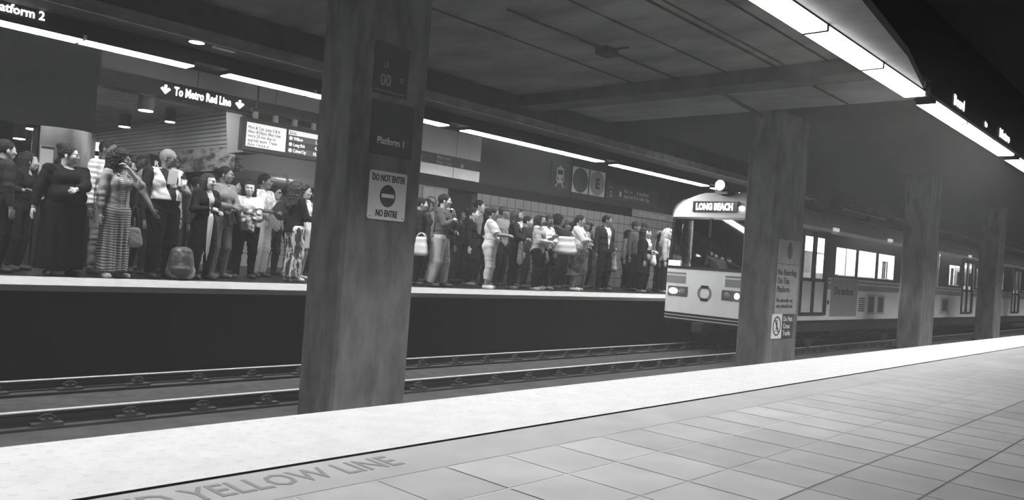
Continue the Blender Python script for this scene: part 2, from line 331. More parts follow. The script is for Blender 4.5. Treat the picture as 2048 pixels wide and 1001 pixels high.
# ------------------------------------------------------------------ columns in the median
def column(x0, x1, lab):
    m = MB(); c = .03; y0, y1 = 6.0, 6.55
    m.prism([(x0 + c, y0), (x1 - c, y0), (x1, y0 + c), (x1, y1 - c), (x1 - c, y1), (x0 + c, y1), (x0, y1 - c), (x0, y0 + c)], -1.0, 3.5)
    o = m.build('column', COLM); return struct(o, lab, 'column')
column(4.28, 5.15, 'massive concrete column with the do not enter sign')
column(13.1, 14.36, 'concrete column with the no boarding poster')
column(21.9, 23.06, 'concrete column behind the poster column, further down the tracks')
column(29.9, 30.9, 'dim slim concrete column beyond the third one')
column(38.6, 39.6, 'farthest dim column of the row between the tracks')
# ------------------------------------------------------------------ signs on the columns
def rrect(w, h, r, n=5):
    P = []
    for cx, cy, a0 in ((w / 2 - r, h / 2 - r, 0), (-w / 2 + r, h / 2 - r, 90), (-w / 2 + r, -h / 2 + r, 180), (w / 2 - r, -h / 2 + r, 270)):
        P += [(cx + r * math.cos(R(a0 + 90 * i / n)), cy + r * math.sin(R(a0 + 90 * i / n))) for i in range(n + 1)]
    return P
def disc(r, ry=None, n=32, cx=0, cz=0): return [(cx + r * math.cos(k * 2 * math.pi / n), cz + (ry or r) * math.sin(k * 2 * math.pi / n)) for k in range(n)]
t = empty('do_not_enter_sign', (4.735, 5.99, 1.12), 'white metal sign with a dark disc reading DO NOT ENTER, NO ENTRE', 'sign')
MB().ext(rrect(.445, .455, .025), -.006, .006).build('plate', SIGNW, t)
MB().ext(disc(.092, .105, cz=.0), -.010, -.0065).build('disc', mat('sign_dark', .035, .5), t); MB().box(-.075, .075, -.013, -.0102, -.018, .018).build('bar', SIGNW, t)
text('lettering', 'DO NOT ENTER', .088, (0, -.009, .135), DKTXT, t, align='CENTER', off=.002, sx=.60)
text('lettering', 'NO ENTRE', .088, (0, -.009, -.195), DKTXT, t, align='CENTER', off=.002, sx=.60)
for sx in (-1, 1):
    for sz in (-1, 1): MB().ext(disc(.007, n=10, cx=sx * .195, cz=sz * .2), -.009, -.0065).build('screw', mat('screw', .2, .4, metal=.6), t)
t = empty('platform_sign', (4.73, 5.99, 1.60), 'dark column panel with the grey words Platform 1', 'sign')
MB().box(-.24, .26, -.004, .008, -.10, .40).build('panel', mat('panel_dark', .06, .8, spec=.1), t)
text('lettering', 'Platform 1', .092, (0, -.007, -.0), mat('faint_letters', .75, .6), t, align='CENTER', off=.0012, sx=.86)
t = empty('line_sign', (4.68, 5.99, 2.12), 'faint dark panel high on the column with outlined 00 figures', 'sign')
MB().box(-.20, .20, -.004, .008, -.06, .42).build('panel', mat('panel_dark', .06, .8, spec=.1), t)
FA = mat('faint_figures', .3, .6)
text('lettering', '00', .16, (-.13, -.007, .02), FA, t, sx=.8); text('lettering', 'o', .10, (.10, -.007, .08), FA, t, sx=.8); text('lettering', 'LI', .09, (-.10, -.007, .19), FA, t, sx=.8)
MB().box(-.19, .16, -.007, -.0045, -.03, -.026).build('rule', FA, t)
# poster column
PG = mat('poster_grey', .30, .6, var=.1, scale=5)
t = empty('poster', (13.78, 5.99, .42), 'tall grey poster reading No Boarding On This Platform', 'poster')
MB().box(-.46, .46, -.004, .008, -.44, .435).build('sheet', PG, t)
text('lettering', 'No Boarding\nOn This\nPlatform', .15, (-.42, -.007, .245), DKTXT, t, off=.002, sx=1.0, line=1.0)
text('lettering', 'No abordar en\nesta plataforma', .10, (-.42, -.007, -.23), DKTXT, t, off=.001, sx=1.12)
t = empty('poster', (13.78, 5.99, 1.075), 'grey panel with a dark oval mark, directly above the no boarding poster', 'poster')
MB().box(-.46, .46, -.004, .008, -.21, .215).build('sheet', PG, t)
MB().ext(disc(.10, .15, cx=.02, cz=.03), -.008, -.0045).build('oval', mat('oval_dark', .06, .6), t)
t = empty('column_slot', (13.9, 5.99, 1.62), 'thin pale vertical bar high on the poster column', 'handle')
MB().box(-.012, .012, -.02, .008, -.16, .16).build('bar', mat('bar_grey', .35, .5), t)
t = empty('do_not_cross_sign', (13.72, 5.99, -.20), 'half white half black sign reading Do Not Cross Tracks', 'sign')
MB().box(-.47, -.06, -.006, .008, -.25, .18).build('white_half', SIGNW, t); MB().box(-.06, .42, -.006, .008, -.25, .18).build('black_half', mat('sign_dark', .035, .5), t)
m = MB()
for k in range(28):
    a0, a1 = k * 2 * math.pi / 28, (k + 1) * 2 * math.pi / 28
    m.ext([(-.265 + .16 * math.cos(a0), -.03 + .17 * math.sin(a0)), (-.265 + .16 * math.cos(a1), -.03 + .17 * math.sin(a1)), (-.265 + .135 * math.cos(a1), -.03 + .145 * math.sin(a1)), (-.265 + .135 * math.cos(a0), -.03 + .145 * math.sin(a0))], -.010, -.0065)
m.ext([(-.37, .08), (-.35, .10), (-.16, -.14), (-.18, -.16)], -.0105, -.0067)
m.build('prohibition_ring', DKTXT, t)
m = MB(); m.ext(disc(.022, n=14, cx=-.27, cz=.065), -.009, -.0064); m.ext([(-.29, .04), (-.25, .04), (-.235, -.02), (-.25, -.10), (-.265, -.10), (-.268, -.04), (-.285, -.10), (-.30, -.09), (-.285, -.02)], -.009, -.0064); m.box(-.35, -.19, -.009, -.0064, -.125, -.115)
m.build('walker_figure', DKTXT, t)
text('lettering', 'Do Not\nCross\nTracks', .125, (-.02, -.009, .05), SIGNW, t, off=.001, sx=.95, line=1.0)

# ------------------------------------------------------------------ far wall with its openings
WALLD = mat('wall_dark_panel', .028, .7, var=.15, scale=1.5)
TILE = grid_mat('wall_tiles', .15, .010, .30, .268, .022, rough=.3, ox=13.6, oz=2.12)
def wallbox(name, x0, x1, z0, z1, m, y0=YW, y1=YW + .25): return struct(MB().box(x0, x1, y0, y1, z0, z1).build(name, m))
wallbox('wall_far', 13.46, X1, 0, 2.12, TILE)
wallbox('wall_far.001', 10.9, X1, 2.36, 3.5, WALLD)
wallbox('wall_far.002', 10.9, 12.5, 0, 2.12, mat('wall_grey', .20, .7))
wallbox('wall_far.003', 4.8, 10.9, 2.92, 3.5, mat('header_black', .03, .5))
wallbox('wall_far.004', X0, 4.8, 2.12, 3.5, BLACK)
wallbox('trim_10', 10.9, X1, 2.12, 2.36, BLACK, YW - .04)
wallbox('trim_11', 12.5, 13.46, 0, 2.12, BLACK, YW + .2, YW + .3)
for x in (16.98, 22.1, 27.2): wallbox('trim_12', x, x + .03, 2.36, 3.5, BLACK, YW - .004)
# stainless cladding
def panel(x0, x1, z0, z1, lab, name='cladding_panel', y=YW, m=STEEL, grp=None):
    o = MB().box(x0 + .006, x1 - .006, y - .02, y - .001, z0, z1).build(name, m, bevel=.004); tag(o, lab, 'wall panel', grp); return o
for i, (a, b_) in enumerate(((4.82, 6.42), (6.42, 7.95), (7.95, 9.5), (9.5, 10.9))):
    panel(a, b_, 3.20, 3.49, 'brushed steel panel above the lit red line header, %s of the four' % ordn[i])
panel(10.9, 12.66, 2.86, 3.45, 'tall brushed steel panel above the dark platform 2 sign, nearer the big column'); panel(12.66, 13.46, 2.86, 3.45, 'tall brushed steel panel above the dark platform 2 sign, farther from the big column')
panel(10.9, 12.6, 2.37, 2.62, 'low brushed steel panel below the dark platform 2 sign, nearer the big column'); panel(12.6, 13.46, 2.37, 2.62, 'low brushed steel panel below the dark platform 2 sign, farther from the big column')
t = empty('direction_sign', (4.8, YW, 2.92), 'long dark header sign with lit words To Metro Red Line between two arrows', 'sign')
MB().box(0, 6.1, -.06, -.0215, 0, .27).build('panel', mat('header_black', .03, .5), t); MB().box(0, 6.1, -.065, -.0605, .262, .27).build('edge_strip', STEEL, t)
text('lettering', 'To Metro Red Line', .20, (1.20, -.064, .06), LETT, t, off=.006, sx=.66)
for x in (1.05, 2.40):
    m = MB(); m.ext([(x - .022, .20), (x + .022, .20), (x + .022, .13), (x + .055, .16), (x + .085, .13), (x, .045), (x - .085, .13), (x - .055, .16), (x - .022, .13)], -.07, -.0608); m.build('arrow', LETT, t)
t = empty('platform_direction_sign', (10.9, YW, 2.62), 'dim dark wall sign reading Platform 2, Blue Line, Expo Line', 'sign')
MB().box(0, 2.5, -.03, -.001, .0, .24).build('panel', mat('sign_dark', .035, .5), t)
text('lettering', '2', .20, (.62, -.034, .01), GREYT, t); text('lettering', 'Platform', .05, (.52, -.034, .175), GREYT, t)
text('lettering', 'Blue Line', .115, (1.15, -.034, .135), GREYT, t, sx=1.0); text('lettering', 'Expo Line', .115, (1.15, -.034, .025), GREYT, t, sx=1.0)
MB().ext(disc(.05, n=20, cx=1.95, cz=.06), -.035, -.0305).build('line_disc', GREYT, t); text('lettering', 'E', .07, (1.93, -.037, .035), DKTXT, t)
# wall map poster
t = empty('wall_map', (12.0, YW, 1.55), 'framed system map on the grey wall beside the dark doorway', 'poster')
MB().box(-.28, .46, -.02, -.001, -.70, .52).build('sheet', mat('map_sheet', .20, .5, v2=.32, scale=9), t); m = MB()
m.tube([(-.15, -.024, -.1), (-.15, -.024, .25), (-.08, -.024, .32), (.08, -.024, .32), (.13, -.024, .25), (.13, -.024, -.1)], .012, 6); m.box(-.12, .10, -.026, -.0205, .0, .22); m.build('diagram', DKTXT, t)
m = MB().box(-.24, .42, -.024, -.0205, .40, .42); m.box(-.24, .42, -.024, -.0205, .46, .475); m.build('caption', GREYT, t)
# pictogram panels on the wall to the right
t = empty('train_pictogram_sign', (16.47, YW, 2.92), 'square dark wall sign with a pale train pictogram', 'sign')
MB().box(-.37, .37, -.02, -.001, -.36, .33).build('panel', mat('sign_dark', .035, .5), t)
m = MB(); F_ = .01
m.ext(rrect(.30, .42, .08), -.024, -.0205); o = m.build('train_shape', mat('picto_pale', .5, .5), t)
MB().box(-.11, .11, -.027, -.0242, .02, .14).build('window_shape', DKTXT, t); m = MB(); m.ext(disc(.03, n=14, cx=-.09, cz=-.1), -.027, -.0242); m.ext(disc(.03, n=14, cx=.09, cz=-.1), -.027, -.0242); m.build('lamp_shape', DKTXT, t)
m = MB(); m.ext([(-.10, -.21), (-.06, -.21), (-.15, -.31), (-.19, -.31)], -.024, -.0205); m.ext([(.10, -.21), (.06, -.21), (.15, -.31), (.19, -.31)], -.024, -.0205); m.ext([(-.05, .21), (.05, .21), (.03, .25), (-.03, .25)], -.024, -.0205); m.build('track_shape', mat('picto_pale', .5, .5), t)
def line_badge(x, lab, dark):
    t = empty('line_badge_sign', (x, YW, 2.92), lab, 'sign', )
    MB().box(-.36, .36, -.02, -.001, -.38, .32).build('panel', mat('picto_pale', .5, .5), t)
    MB().ext(disc(.34, .34, cz=-.03), -.024, -.0205).build('disc', mat('sign_dark', .035, .5) if dark else mat('badge_mid', .22, .5), t); return t
line_badge(17.36, 'pale wall sign filled by a plain dark disc', True)
t = line_badge(18.14, 'pale wall sign with a grey disc and a dark letter E', False); text('lettering', 'E', .40, (0, -.028, -.17), DKTXT, t, align='CENTER', off=.02)
t = empty('platform_direction_sign', (18.55, YW, 2.62), 'long dark wall sign listing Blue Line and Expo Line beside the letter E badge', 'sign')
MB().box(0, 2.75, -.03, -.001, -.10, .36).build('panel', mat('sign_dark', .035, .5), t)
GT2 = mat('sign_letters', .42, .6)
text('lettering', '2', .24, (.18, -.034, -.02), GT2, t); text('lettering', 'Platform', .07, (.12, -.034, .22), GT2, t)
MB().ext(rrect(.10, .15, .03), -.036, -.0305).build('train_shape', GT2, t).location = (.72, 0, .10)
text('lettering', 'Blue Line      to Long Beach\nExpo Line Ⓔ to Culver City', .15, (.9, -.034, .16), GT2, t, sx=.78, off=.001)
t = empty('station_name_sign', (19.9, YW, 2.13), 'grey strip sign reading 7th St Metro Center above the tiles', 'sign')
MB().box(0, 3.0, -.06, -.0405, .0, .22).build('panel', mat('strip_grey', .18, .6), t); text('lettering', '7th St / Metro Center', .17, (.35, -.064, .05), mat('strip_pale', .4, .5), t)

# ------------------------------------------------------------------ hall behind the far platform
SLAT = grid_mat('slatted_panel', .34, .03, 0, .085, .022, ax=(0, 2), rough=.5, var=.1)
CEILS = grid_mat('slatted_ceiling', .42, .06, 0, .30, .03, ax=(0, 1), rough=.6, var=.2)
struct(MB().box(-2, 12.5, YW + .25, 30, 3.15, 3.3).build('ceiling.003', CEILS), 'slatted ceiling of the hall beyond the far platform', 'ceiling')
struct(MB().box(7.75, 7.95, 14.6, 30, 2.42, 3.15).build('wall_slatted', SLAT), 'horizontally slatted wall rising inside the hall', 'wall')
struct(MB().box(7.75, 7.95, 14.6, 30, 1.95, 2.42).build('wall_mural', mat('mural', .06, .7, v2=.40, scale=3.0, sharp=(.42, .6), stretch=(1, 1, 2.5))), 'mottled mural band under the slatted wall', 'wall')
struct(MB().box(7.75, 7.95, 17.0, 30, 0, 1.95).build('wall_hall_side', mat('hall_side', .05, .7)))
struct(MB().box(-2, 12.5, 30, 30.2, 0, 3.3).build('wall_hall_back', mat('hall_back', .10, .7)))
struct(MB().box(-2.2, -2, YW, 30, 0, 3.3).build('wall_hall_left', mat('hall_back', .10, .7)))
struct(MB().box(12.5, 12.7, YW + .3, 30, 0, 3.3).build('wall_hall_right', mat('hall_back', .10, .7)))
struct(MB().box(7.95, 12.5, 16.6, 16.8, 1.95, 3.15).build('wall_hall_grey', mat('hall_grey', .34, .7)))
struct(MB().box(7.95, 12.5, 16.6, 16.8, 0, 1.72).build('wall_hall_tile', grid_mat('hall_tiles', .4, .10, .3, .3, .014)))
struct(MB().box(7.95, 12.5, 16.5, 16.8, 1.72, 1.78).build('trim_13', BLACK))
t = empty('air_duct', (7.95, 16.3, 1.98), 'big round grey duct running across the hall wall', 'duct')
MB().tube([(0, 0, 0), (4.5, 0, 0)], .17, 24).build('duct_body', mat('duct_grey', .40, .35, metal=.5), t, smooth=True)
for x in (.5, 1.9, 3.3): MB().tube([(x, 0, 0), (x + .06, 0, 0)], .18, 24).build('duct_band', mat('duct_band', .2, .5), t)
t = empty('ventilation_pier', (7.62, 13.95, 0), 'pale tapered pier with a column of dark vent slots', 'pier')
MB().ext([(-.06, 2.25), (.24, 2.25), (.24, 3.14), (-.16, 3.14)], 0, .6).build('pier_body', mat('pier_pale', .34, .6), t)
m = MB()
for k in range(17): m.box(-.05, .09, -.006, -.0005, 2.42 + k * .036, 2.436 + k * .036)
m.build('vent_slots', BLACK, t)
# stainless clad pillar left of the opening and its notice
struct(MB().box(4.08, 4.76, YW + .05, YW + .5, 0, 2.12).build('column', mat('pillar_core', .1, .6)), 'pillar between the two hall openings', 'pillar')
t = empty('pillar_cladding', (4.42, YW, 0), 'curved polished steel cladding with streaky reflections on the hall pillar', 'cladding')
m = MB(); P = [(-.40 + .80 * k / 16, -.05 - .16 * math.sin(math.pi * k / 16)) for k in range(17)]
m.prism(P + [(.40, .04), (-.40, .04)], .0, 2.12); m.build('steel_sheet', mat('polished_steel', .16, .25, metal=1.0, var=.2, scale=2.5, bump=.5, bscale=2.2, stretch=(2, 2, .3)), t, smooth=False)
t = empty('notice', (4.12, YW - .14, 1.60), 'pale paper notice on the polished steel cladding', 'notice')
MB().box(-.11, .11, -.01, .0, -.30, .22).build('sheet', mat('notice_paper', .50, .6), t); MB().box(-.10, .10, -.013, -.0105, .17, .21).build('heading', DKTXT, t)
# screens and lit boxes
t = empty('arrival_display', (7.03, 12.95, 2.22), 'twin screen arrival display listing Willow, Long Bch and CulverCty', 'display')
MB().box(-.06, 1.62, 0, .12, -.05, .53).build('case', mat('case_black', .03, .4), t, bevel=.008)
MB().box(.02, .80, -.004, -.0005, .03, .45).build('screen', emit('screen_white', .62), t)
text('lettering', 'Mon & Tue, June 5 & 6\nAfter 8:30pm, Blue Line\nevery 20 min due to\nupgrade work. Trains\nshare 1 track at', .082, (.045, -.007, .34), DKTXT, t, sx=.82, line=.9)
MB().box(.85, 1.58, -.004, -.0005, .36, .45).build('screen', emit('screen_white', .62), t)
text('lettering', 'Dest', .08, (.87, -.007, .375), DKTXT, t, sx=.9); text('lettering', 'Min', .08, (1.46, -.007, .375), DKTXT, t, sx=.9)
for z, a, n_, e in ((.25, 'Willow', '1, 13', .08), (.14, 'Long Bch', '4, 18', .02), (.03, 'CulverCty', '10, 22', .08)):
    MB().box(.85, 1.58, -.004, -.0005, z, z + .10).build('screen', emit('screen_row_%d' % (e * 100), e, base=.03), t)
    MB().ext(disc(.034, n=18, cx=.90, cz=z + .05), -.007, -.0045).build('line_disc', emit('screen_text', .85), t)
    text('lettering', a, .085, (.955, -.007, z + .022), emit('screen_text', .85), t, off=.0015, sx=.78); text('lettering', n_, .085, (1.56, -.007, z + .022), emit('screen_text', .85), t, align='RIGHT', off=.0015, sx=.85)
for x in (.20, .60, 1.0, 1.4): MB().box(x - .04, x + .04, .03, .09, .53, .66).build('bracket', mat('bracket_pale', .55, .5), t)
MB().box(.12, 3.9, .02, .10, .66, .72).build('support_rail', mat('rail_dark', .05, .5), t)
for x in (.2, 1.5, 3.0): MB().box(x, x + .03, .04, .07, .72, 1.28).build('hanger', mat('rail_dark', .05, .5), t)
t = empty('post_sign', (5.60, 13.1, 0), 'slim black post sign with white arrows among the heads of the crowd', 'sign')
MB().box(-.02, .02, .0, .04, 0, 1.3).build('post', BLACK, t); MB().box(-.075, .075, -.01, .03, 1.3, 1.88).build('panel', BLACK, t)
text('lettering', 'R', .12, (0, -.013, 1.70), SIGNW, t, align='CENTER', off=.003)
for z in (1.52, 1.38): MB().ext([(-.015, z + .10), (.015, z + .10), (.015, z + .05), (.045, z + .05), (0, z), (-.045, z + .05), (-.015, z + .05)], -.013, -.0105).build('arrow', SIGNW, t)
t = empty('lit_sign_box', (5.75, 17.6, 2.20), 'white backlit sign box with dark words deep in the hall', 'sign')
MB().box(-.62, .62, 0, .15, -.22, .24).build('case', mat('case_grey', .3, .5), t); 
for z0, z1 in ((.02, .20), (-.18, -.08)): MB().box(-.58, .58, -.006, -.001, z0, z1).build('lit_face', emit('box_face', 1.3), t)
MB().box(-.58, .58, -.006, -.001, -.08, .02).build('dark_band', BLACK, t); text('lettering', 'To Trains', .10, (-.5, -.010, -.065), emit('box_text', 1.2), t, off=.003)
for x in (-.45, .45): MB().tube([(x, .07, .24), (x, .07, .95)], .03, 8).build('hanger', BLACK, t)
# cylinder lamps
def cyl_lamp(x, y, z, r, h, lab, top=3.15):
    t = empty('cylinder_lamp', (x, y, z), lab, 'lamp', 'cylinder lamps in the hall')
    MB().lathe([(r, 0), (r, h)], n=24).build('shade', BLACK, t, smooth=False); MB().lathe([(r * .93, -.012), (r * .93, -.002)], n=24).build('lens', HALLL, t)
    if z + h < top - .01: MB().tube([(0, 0, h), (0, 0, top - z)], .02, 8).build('stem', BLACK, t)
cyl_lamp(6.13, 14.95, 2.84, .135, .31, 'largest black cylinder lamp, below the first arrow of the header sign')
cyl_lamp(7.05, 16.0, 2.86, .10, .26, 'black cylinder lamp on the hall ceiling before the slatted wall')
cyl_lamp(6.92, 17.9, 2.85, .12, .26, 'black cylinder lamp deeper in the hall above the lit sign box')
cyl_lamp(4.75, 16.4, 2.35, .13, .36, 'large black cylinder lamp at the top of the dark opening beside the steel pillar')
cyl_lamp(4.95, 17.9, 2.28, .11, .28, 'small black cylinder lamp half behind the large one in the dark opening')
cyl_lamp(4.35, 18.3, 2.24, .10, .22, 'small black cylinder lamp in the dark opening, farthest from the steel pillar')
t = empty('downlight', (7.22, 13.78, 3.13), 'round glowing downlight above the start of the slatted wall', 'lamp'); MB().lathe([(.13, -.02), (.13, 0)], n=24).build('lens', emit('downlight_hall', 10), t)
for i, (x, y, w) in enumerate(((5.6, 14.3, .9), (6.7, 14.6, .9), (5.2, 18.0, 1.0), (6.2, 21.0, 1.0), (10.2, 14.9, 1.1), (1.8, 17.5, .7))):
    t = empty('ceiling_light', (x, y, 3.14), ['long ceiling light above the largest cylinder lamp', 'long ceiling light above the second arrow', 'ceiling light over the middle of the hall', 'ceiling light near the back of the hall', 'ceiling light above the grey hall wall', 'ceiling light in the dark side hall'][i], 'lamp')
    MB().box(-w / 2, w / 2, -.11, .11, -.02, .0).build('diffuser', emit('hall_panel', 30.0) if i < 5 else emit('hall_panel_dim', 1.5), t); MB().box(-w / 2 - .03, w / 2 + .03, -.14, .14, -.012, .005).build('frame', mat('frame_grey', .3, .5), t)

# ------------------------------------------------------------------ train on the far track
TR_W = mat('train_white', .86, .35, var=.06, scale=2); TR_G = mat('train_stripe', .26, .4); TR_K = mat('train_black', .02, .25, spec=.5)
TR_D = mat('train_underframe', .025, .8); TR_IN = mat('train_interior', .6, .6)
def wall_holes(m, x0, x1, z0, z1, holes, y, flip=False, th=.04):
    """flat side wall at y with rectangular holes"""
    xs = sorted({x0, x1, *[h[0] for h in holes], *[h[1] for h in holes]}); zs = sorted({z0, z1, *[h[2] for h in holes], *[h[3] for h in holes]})
    for i in range(len(xs) - 1):
        for j in range(len(zs) - 1):
            cx, cz = (xs[i] + xs[i + 1]) / 2, (zs[j] + zs[j + 1]) / 2
            if x0 <= cx <= x1 and z0 <= cz <= z1 and not any(h[0] < cx < h[1] and h[2] < cz < h[3] for h in holes):
                m.add([(xs[i], y, zs[j]), (xs[i + 1], y, zs[j]), (xs[i + 1], y, zs[j + 1]), (xs[i], y, zs[j + 1])], [(0, 1, 2, 3)])
def build_train():
    YC = 8.77; XN = 15.9; W = 1.33; ZB = -.33; XE = 52.0
    T = empty('light_rail_train', (XN, YC, -1.2), 'white light rail train with grey stripes pulling in on the far track, headlamps lit', 'train')
    zo = 1.2
    def b_(m, name, mt, par=None, **k):
        m.v = [(x - XN, y - YC, z + zo) for x, y, z in m.v]; return m.build(name, mt, par or T, **k)
    # front: plan curve narrows to the nose
    def fx(s): return 1.05 * max(0.0, (abs(s) - .70) / .30) ** 1.8     # s = -1..1 across
    def halfw(z): return W if z < 1.85 else W * math.sqrt(max(0.0, 1 - ((z - 1.85) / .66) ** 2.6))
    def front(za, zb, nz, s0=-1, s1=1, off=0.0, ns=36):
        m = MB(); V = []
        for j in range(nz + 1):
            z = za + (zb - za) * j / nz
            for i in range(ns + 1):
                s = s0 + (s1 - s0) * i / ns; w = halfw(z)
                X = XN + fx(s) + max(0, z - .7) * .10 + (max(0, z - 1.85) / .6) ** 2 * .45 - off * (1 if abs(s) < .9 else .5)
                V.append((X, YC - s * (w + (off * .5 if abs(s) > .9 else 0)), z))
        F = [(j * (ns + 1) + i, j * (ns + 1) + i + 1, (j + 1) * (ns + 1) + i + 1, (j + 1) * (ns + 1) + i) for j in range(nz) for i in range(ns)]
        m.add(V, F); return m
    b_(front(ZB, .68, 8), 'front_panel', TR_W, smooth=True)
    ws = b_(front(.68, 1.82, 8), 'windshield', glass('windshield_glass', .22, .10, .03), smooth=True)
    b_(front(.66, .72, 1, off=.012), 'windshield_seal', TR_K); b_(front(1.79, 1.84, 1, off=.012), 'windshield_seal', TR_K)
    cap = b_(front(1.82, 2.44, 14), 'front_cap', TR_W, smooth=True)
    m = MB(); m.box(XN + .07, XN + .12, YC - .03, YC + .03, .70, 1.82); b_(m, 'windshield_pillar', TR_K)
    # grey stripes either side of the emblem, twin stripes as in the photograph
    for s0, s1 in ((-1, -.36), (.36, 1)):
        b_(front(.33, .50, 1, s0, s1, .006, 14), 'front_stripe', TR_G); b_(front(.53, .575, 1, s0, s1, .006, 14), 'front_stripe', TR_G)
    # destination sign
    x0 = XN + .13
    m = MB().box(x0 - .02, x0 + .12, YC - .58, YC + .50, 1.96, 2.20); b_(m, 'destination_box', TR_K)
    d = text('lettering', 'LONG BEACH', .20, (x0 - .026 - XN, YC + .42 - YC, 2.01 + zo), emit('destination_letters', 5.0), T, rot=(R(90), 0, R(-90)), off=.010, sx=.72)
    for s in (-1, 1):
        m = MB().ball((x0 - .0, YC + s * .68, 2.06), (.03, .075, .045), 8); b_(m, 'marker_lamp', emit('marker_lamp', 2.2), smooth=True)
        ya, yb = (YC + .42, YC + .92) if s > 0 else (YC - .92, YC - .42)
        hb = MB().box(XN - .012, XN + .10, ya, yb, .04, .26)
        hb = b_(hb, 'headlamp_bezel', mat('bezel_grey', .10, .4))
        m = MB().ball((XN - .015, YC + s * .78, .15), (.03, .115 if s > 0 else .06, .065), 8); b_(m, 'headlamp', emit('headlamp', 12.0), smooth=True)
        m = MB().ball((XN - .015, YC + s * .55, .15), (.02, .08, .065), 8); b_(m, 'unlit_lamp', mat('unlit_lamp', .25, .2), smooth=True)
    # round emblem: ring with dark bars
    m = MB()
    for k in range(24):
        a0, a1 = k * math.pi / 12, (k + 1) * math.pi / 12
        m.ext([(YC + .17 * math.cos(a0), .15 + .17 * math.sin(a0)), (YC + .17 * math.cos(a1), .15 + .17 * math.sin(a1)), (YC + .12 * math.cos(a1), .15 + .12 * math.sin(a1)), (YC + .12 * math.cos(a0), .15 + .12 * math.sin(a0))], XN - .012, XN - .004, 'yz')
    b_(m, 'emblem_ring', mat('emblem_grey', .22, .5))
    m = MB().box(XN - .014, XN - .004, YC - .09, YC + .09, .26, .32).box(XN - .014, XN - .004, YC - .09, YC + .09, -.02, .04); b_(m, 'emblem_bar', TR_K)
    m = MB().box(XN + .00, XN + .06, YC + .66, YC + .96, .72, .84); b_(m, 'route_plate', emit('route_plate', 1.6))
    # roof headlamp
    m = MB().lathe([(.12, 0), (.13, .16)], n=20); m.v = [(XN + .30 - z, YC - .12 + x, 2.56 + y) for x, y, z in m.v]; b_(m, 'roof_lamp_housing', TR_K)
    m = MB().ball((XN + .14, YC - .12, 2.56), (.05, .11, .11), 10); b_(m, 'roof_lamp', emit('roof_lamp', 30.0), smooth=True)
    m = MB().box(XN + .25, XN + .8, YC - .25, YC + .05, 2.38, 2.48); b_(m, 'lamp_bracket', TR_K)
    # wipers
    for yw in (.35, -.55):
        m = MB().tube([(XN - .02, YC + yw, .74), (XN + .02, YC + yw + .28, 1.25)], .012, 6); b_(m, 'wiper', TR_K)
    # bumper, anticlimber and coupler
    m = front(-.50, ZB, 2, off=-.03); b_(m, 'bumper', TR_D)
    for z in (-.40, -.47): b_(front(z, z + .022, 1, -.94, .94, .012), 'bumper_strip', mat('strip_light', .5, .4))
    b_(MB().box(XN - .25, XN + .8, YC - .14, YC + .14, -.72, -.50), 'coupler', TR_D, bevel=.03)
    b_(MB().box(XN + .5, XE, YC - 1.2, YC + 1.2, -.62, -.34), 'underframe', TR_D)
    # sides
    wins = []; doors = []
    def sec(o, dr=True):
        """one body section starting at o"""
        return [(o + 3.95, o + 5.28, .77, 1.46), (o + 5.50, o + 6.79, .77, 1.46), (o + 7.04, o + 8.35, .77, 1.46)]
    X2 = 27.9
    doorsx = [(17.8, 19.31), (X2 + 3.9, X2 + 5.4), (X2 + 12.2, X2 + 13.7)]
    wins = sec(15.9) + [(X2 + 2.15, X2 + 3.45, .77, 1.46), (X2 + 5.9, X2 + 7.2, .77, 1.46), (X2 + 7.5, X2 + 8.8, .77, 1.46), (X2 + 9.1, X2 + 10.4, .77, 1.46), (X2 + 14.4, X2 + 15.7, .77, 1.46), (X2 + 16, X2 + 17.3, .77, 1.46)]
    bands = [(19.33, 25.2), (X2 + .9, X2 + 3.88), (X2 + 5.42, X2 + 12.18), (X2 + 13.72, X2 + 20)]
    dholes = []
    for a, b2 in doorsx: mid = (a + b2) / 2; dholes += [(a + .16, mid - .10, .66, 1.62), (mid + .10, b2 - .16, .66, 1.62)]
    for side, sg in (('near', -1), ('far', 1)):
        y = YC + sg * W
        m = MB(); holes = [(a, b2, -.20, 1.78) for a, b2 in doorsx] + [(a, b2, .70, 1.76) for a, b2 in bands]
        wall_holes(m, XN + 1.05, XE, ZB, 1.86, holes, y); b_(m, 'side_wall', TR_W)
        for a, b2 in bands: m = MB(); wall_holes(m, a, b2, .70, 1.76, [w for w in wins if a < w[0] < b2], y + sg * .004); b_(m, 'window_band', TR_K)
        for w in wins: b_(MB().box(w[0] - .02, w[1] + .02, y - sg * .012 if sg < 0 else y - .018, y - sg * .006 if sg < 0 else y - .012, w[2] - .02, w[3] + .02), 'window', glass('window_glass', .85, .06))
        for k, (a, b2) in enumerate(doorsx):
            mid = (a + b2) / 2
            m = MB(); hs = [h for h in dholes if a < h[0] < b2]
            for xa, xb in ((a + .03, mid - .012), (mid + .012, b2 - .03)):
                dm = MB(); wall_holes(dm, xa, xb, -.14, 1.74, [h for h in hs if xa < h[0] < xb], y - sg * .03)
                dd = b_(dm, 'door', TR_W)
                wm = MB(); wall_holes(wm, xa, xb, .58, 1.74, [h for h in hs if xa < h[0] < xb], y - sg * .026); b_(wm, 'door_window_surround', TR_K)
                h = [h for h in hs if xa < h[0] < xb][0]; b_(MB().box(h[0], h[1], y - sg * .04 - .003, y - sg * .04 + .003, h[2], h[3]), 'door_glass', glass('window_glass', .85, .06))
            m = MB().box(a, b2, y - .05, y + .05, -.20, -.14); m.box(a, b2, y - .05, y + .05, 1.74, 1.78); m.box(mid - .012, mid + .012, y - .04, y + .03, -.14, 1.74); m.box(a, a + .03, y - .05, y + .05, -.14, 1.74); m.box(b2 - .03, b2, y - .05, y + .05, -.14, 1.74); b_(m, 'door_frame', TR_K)
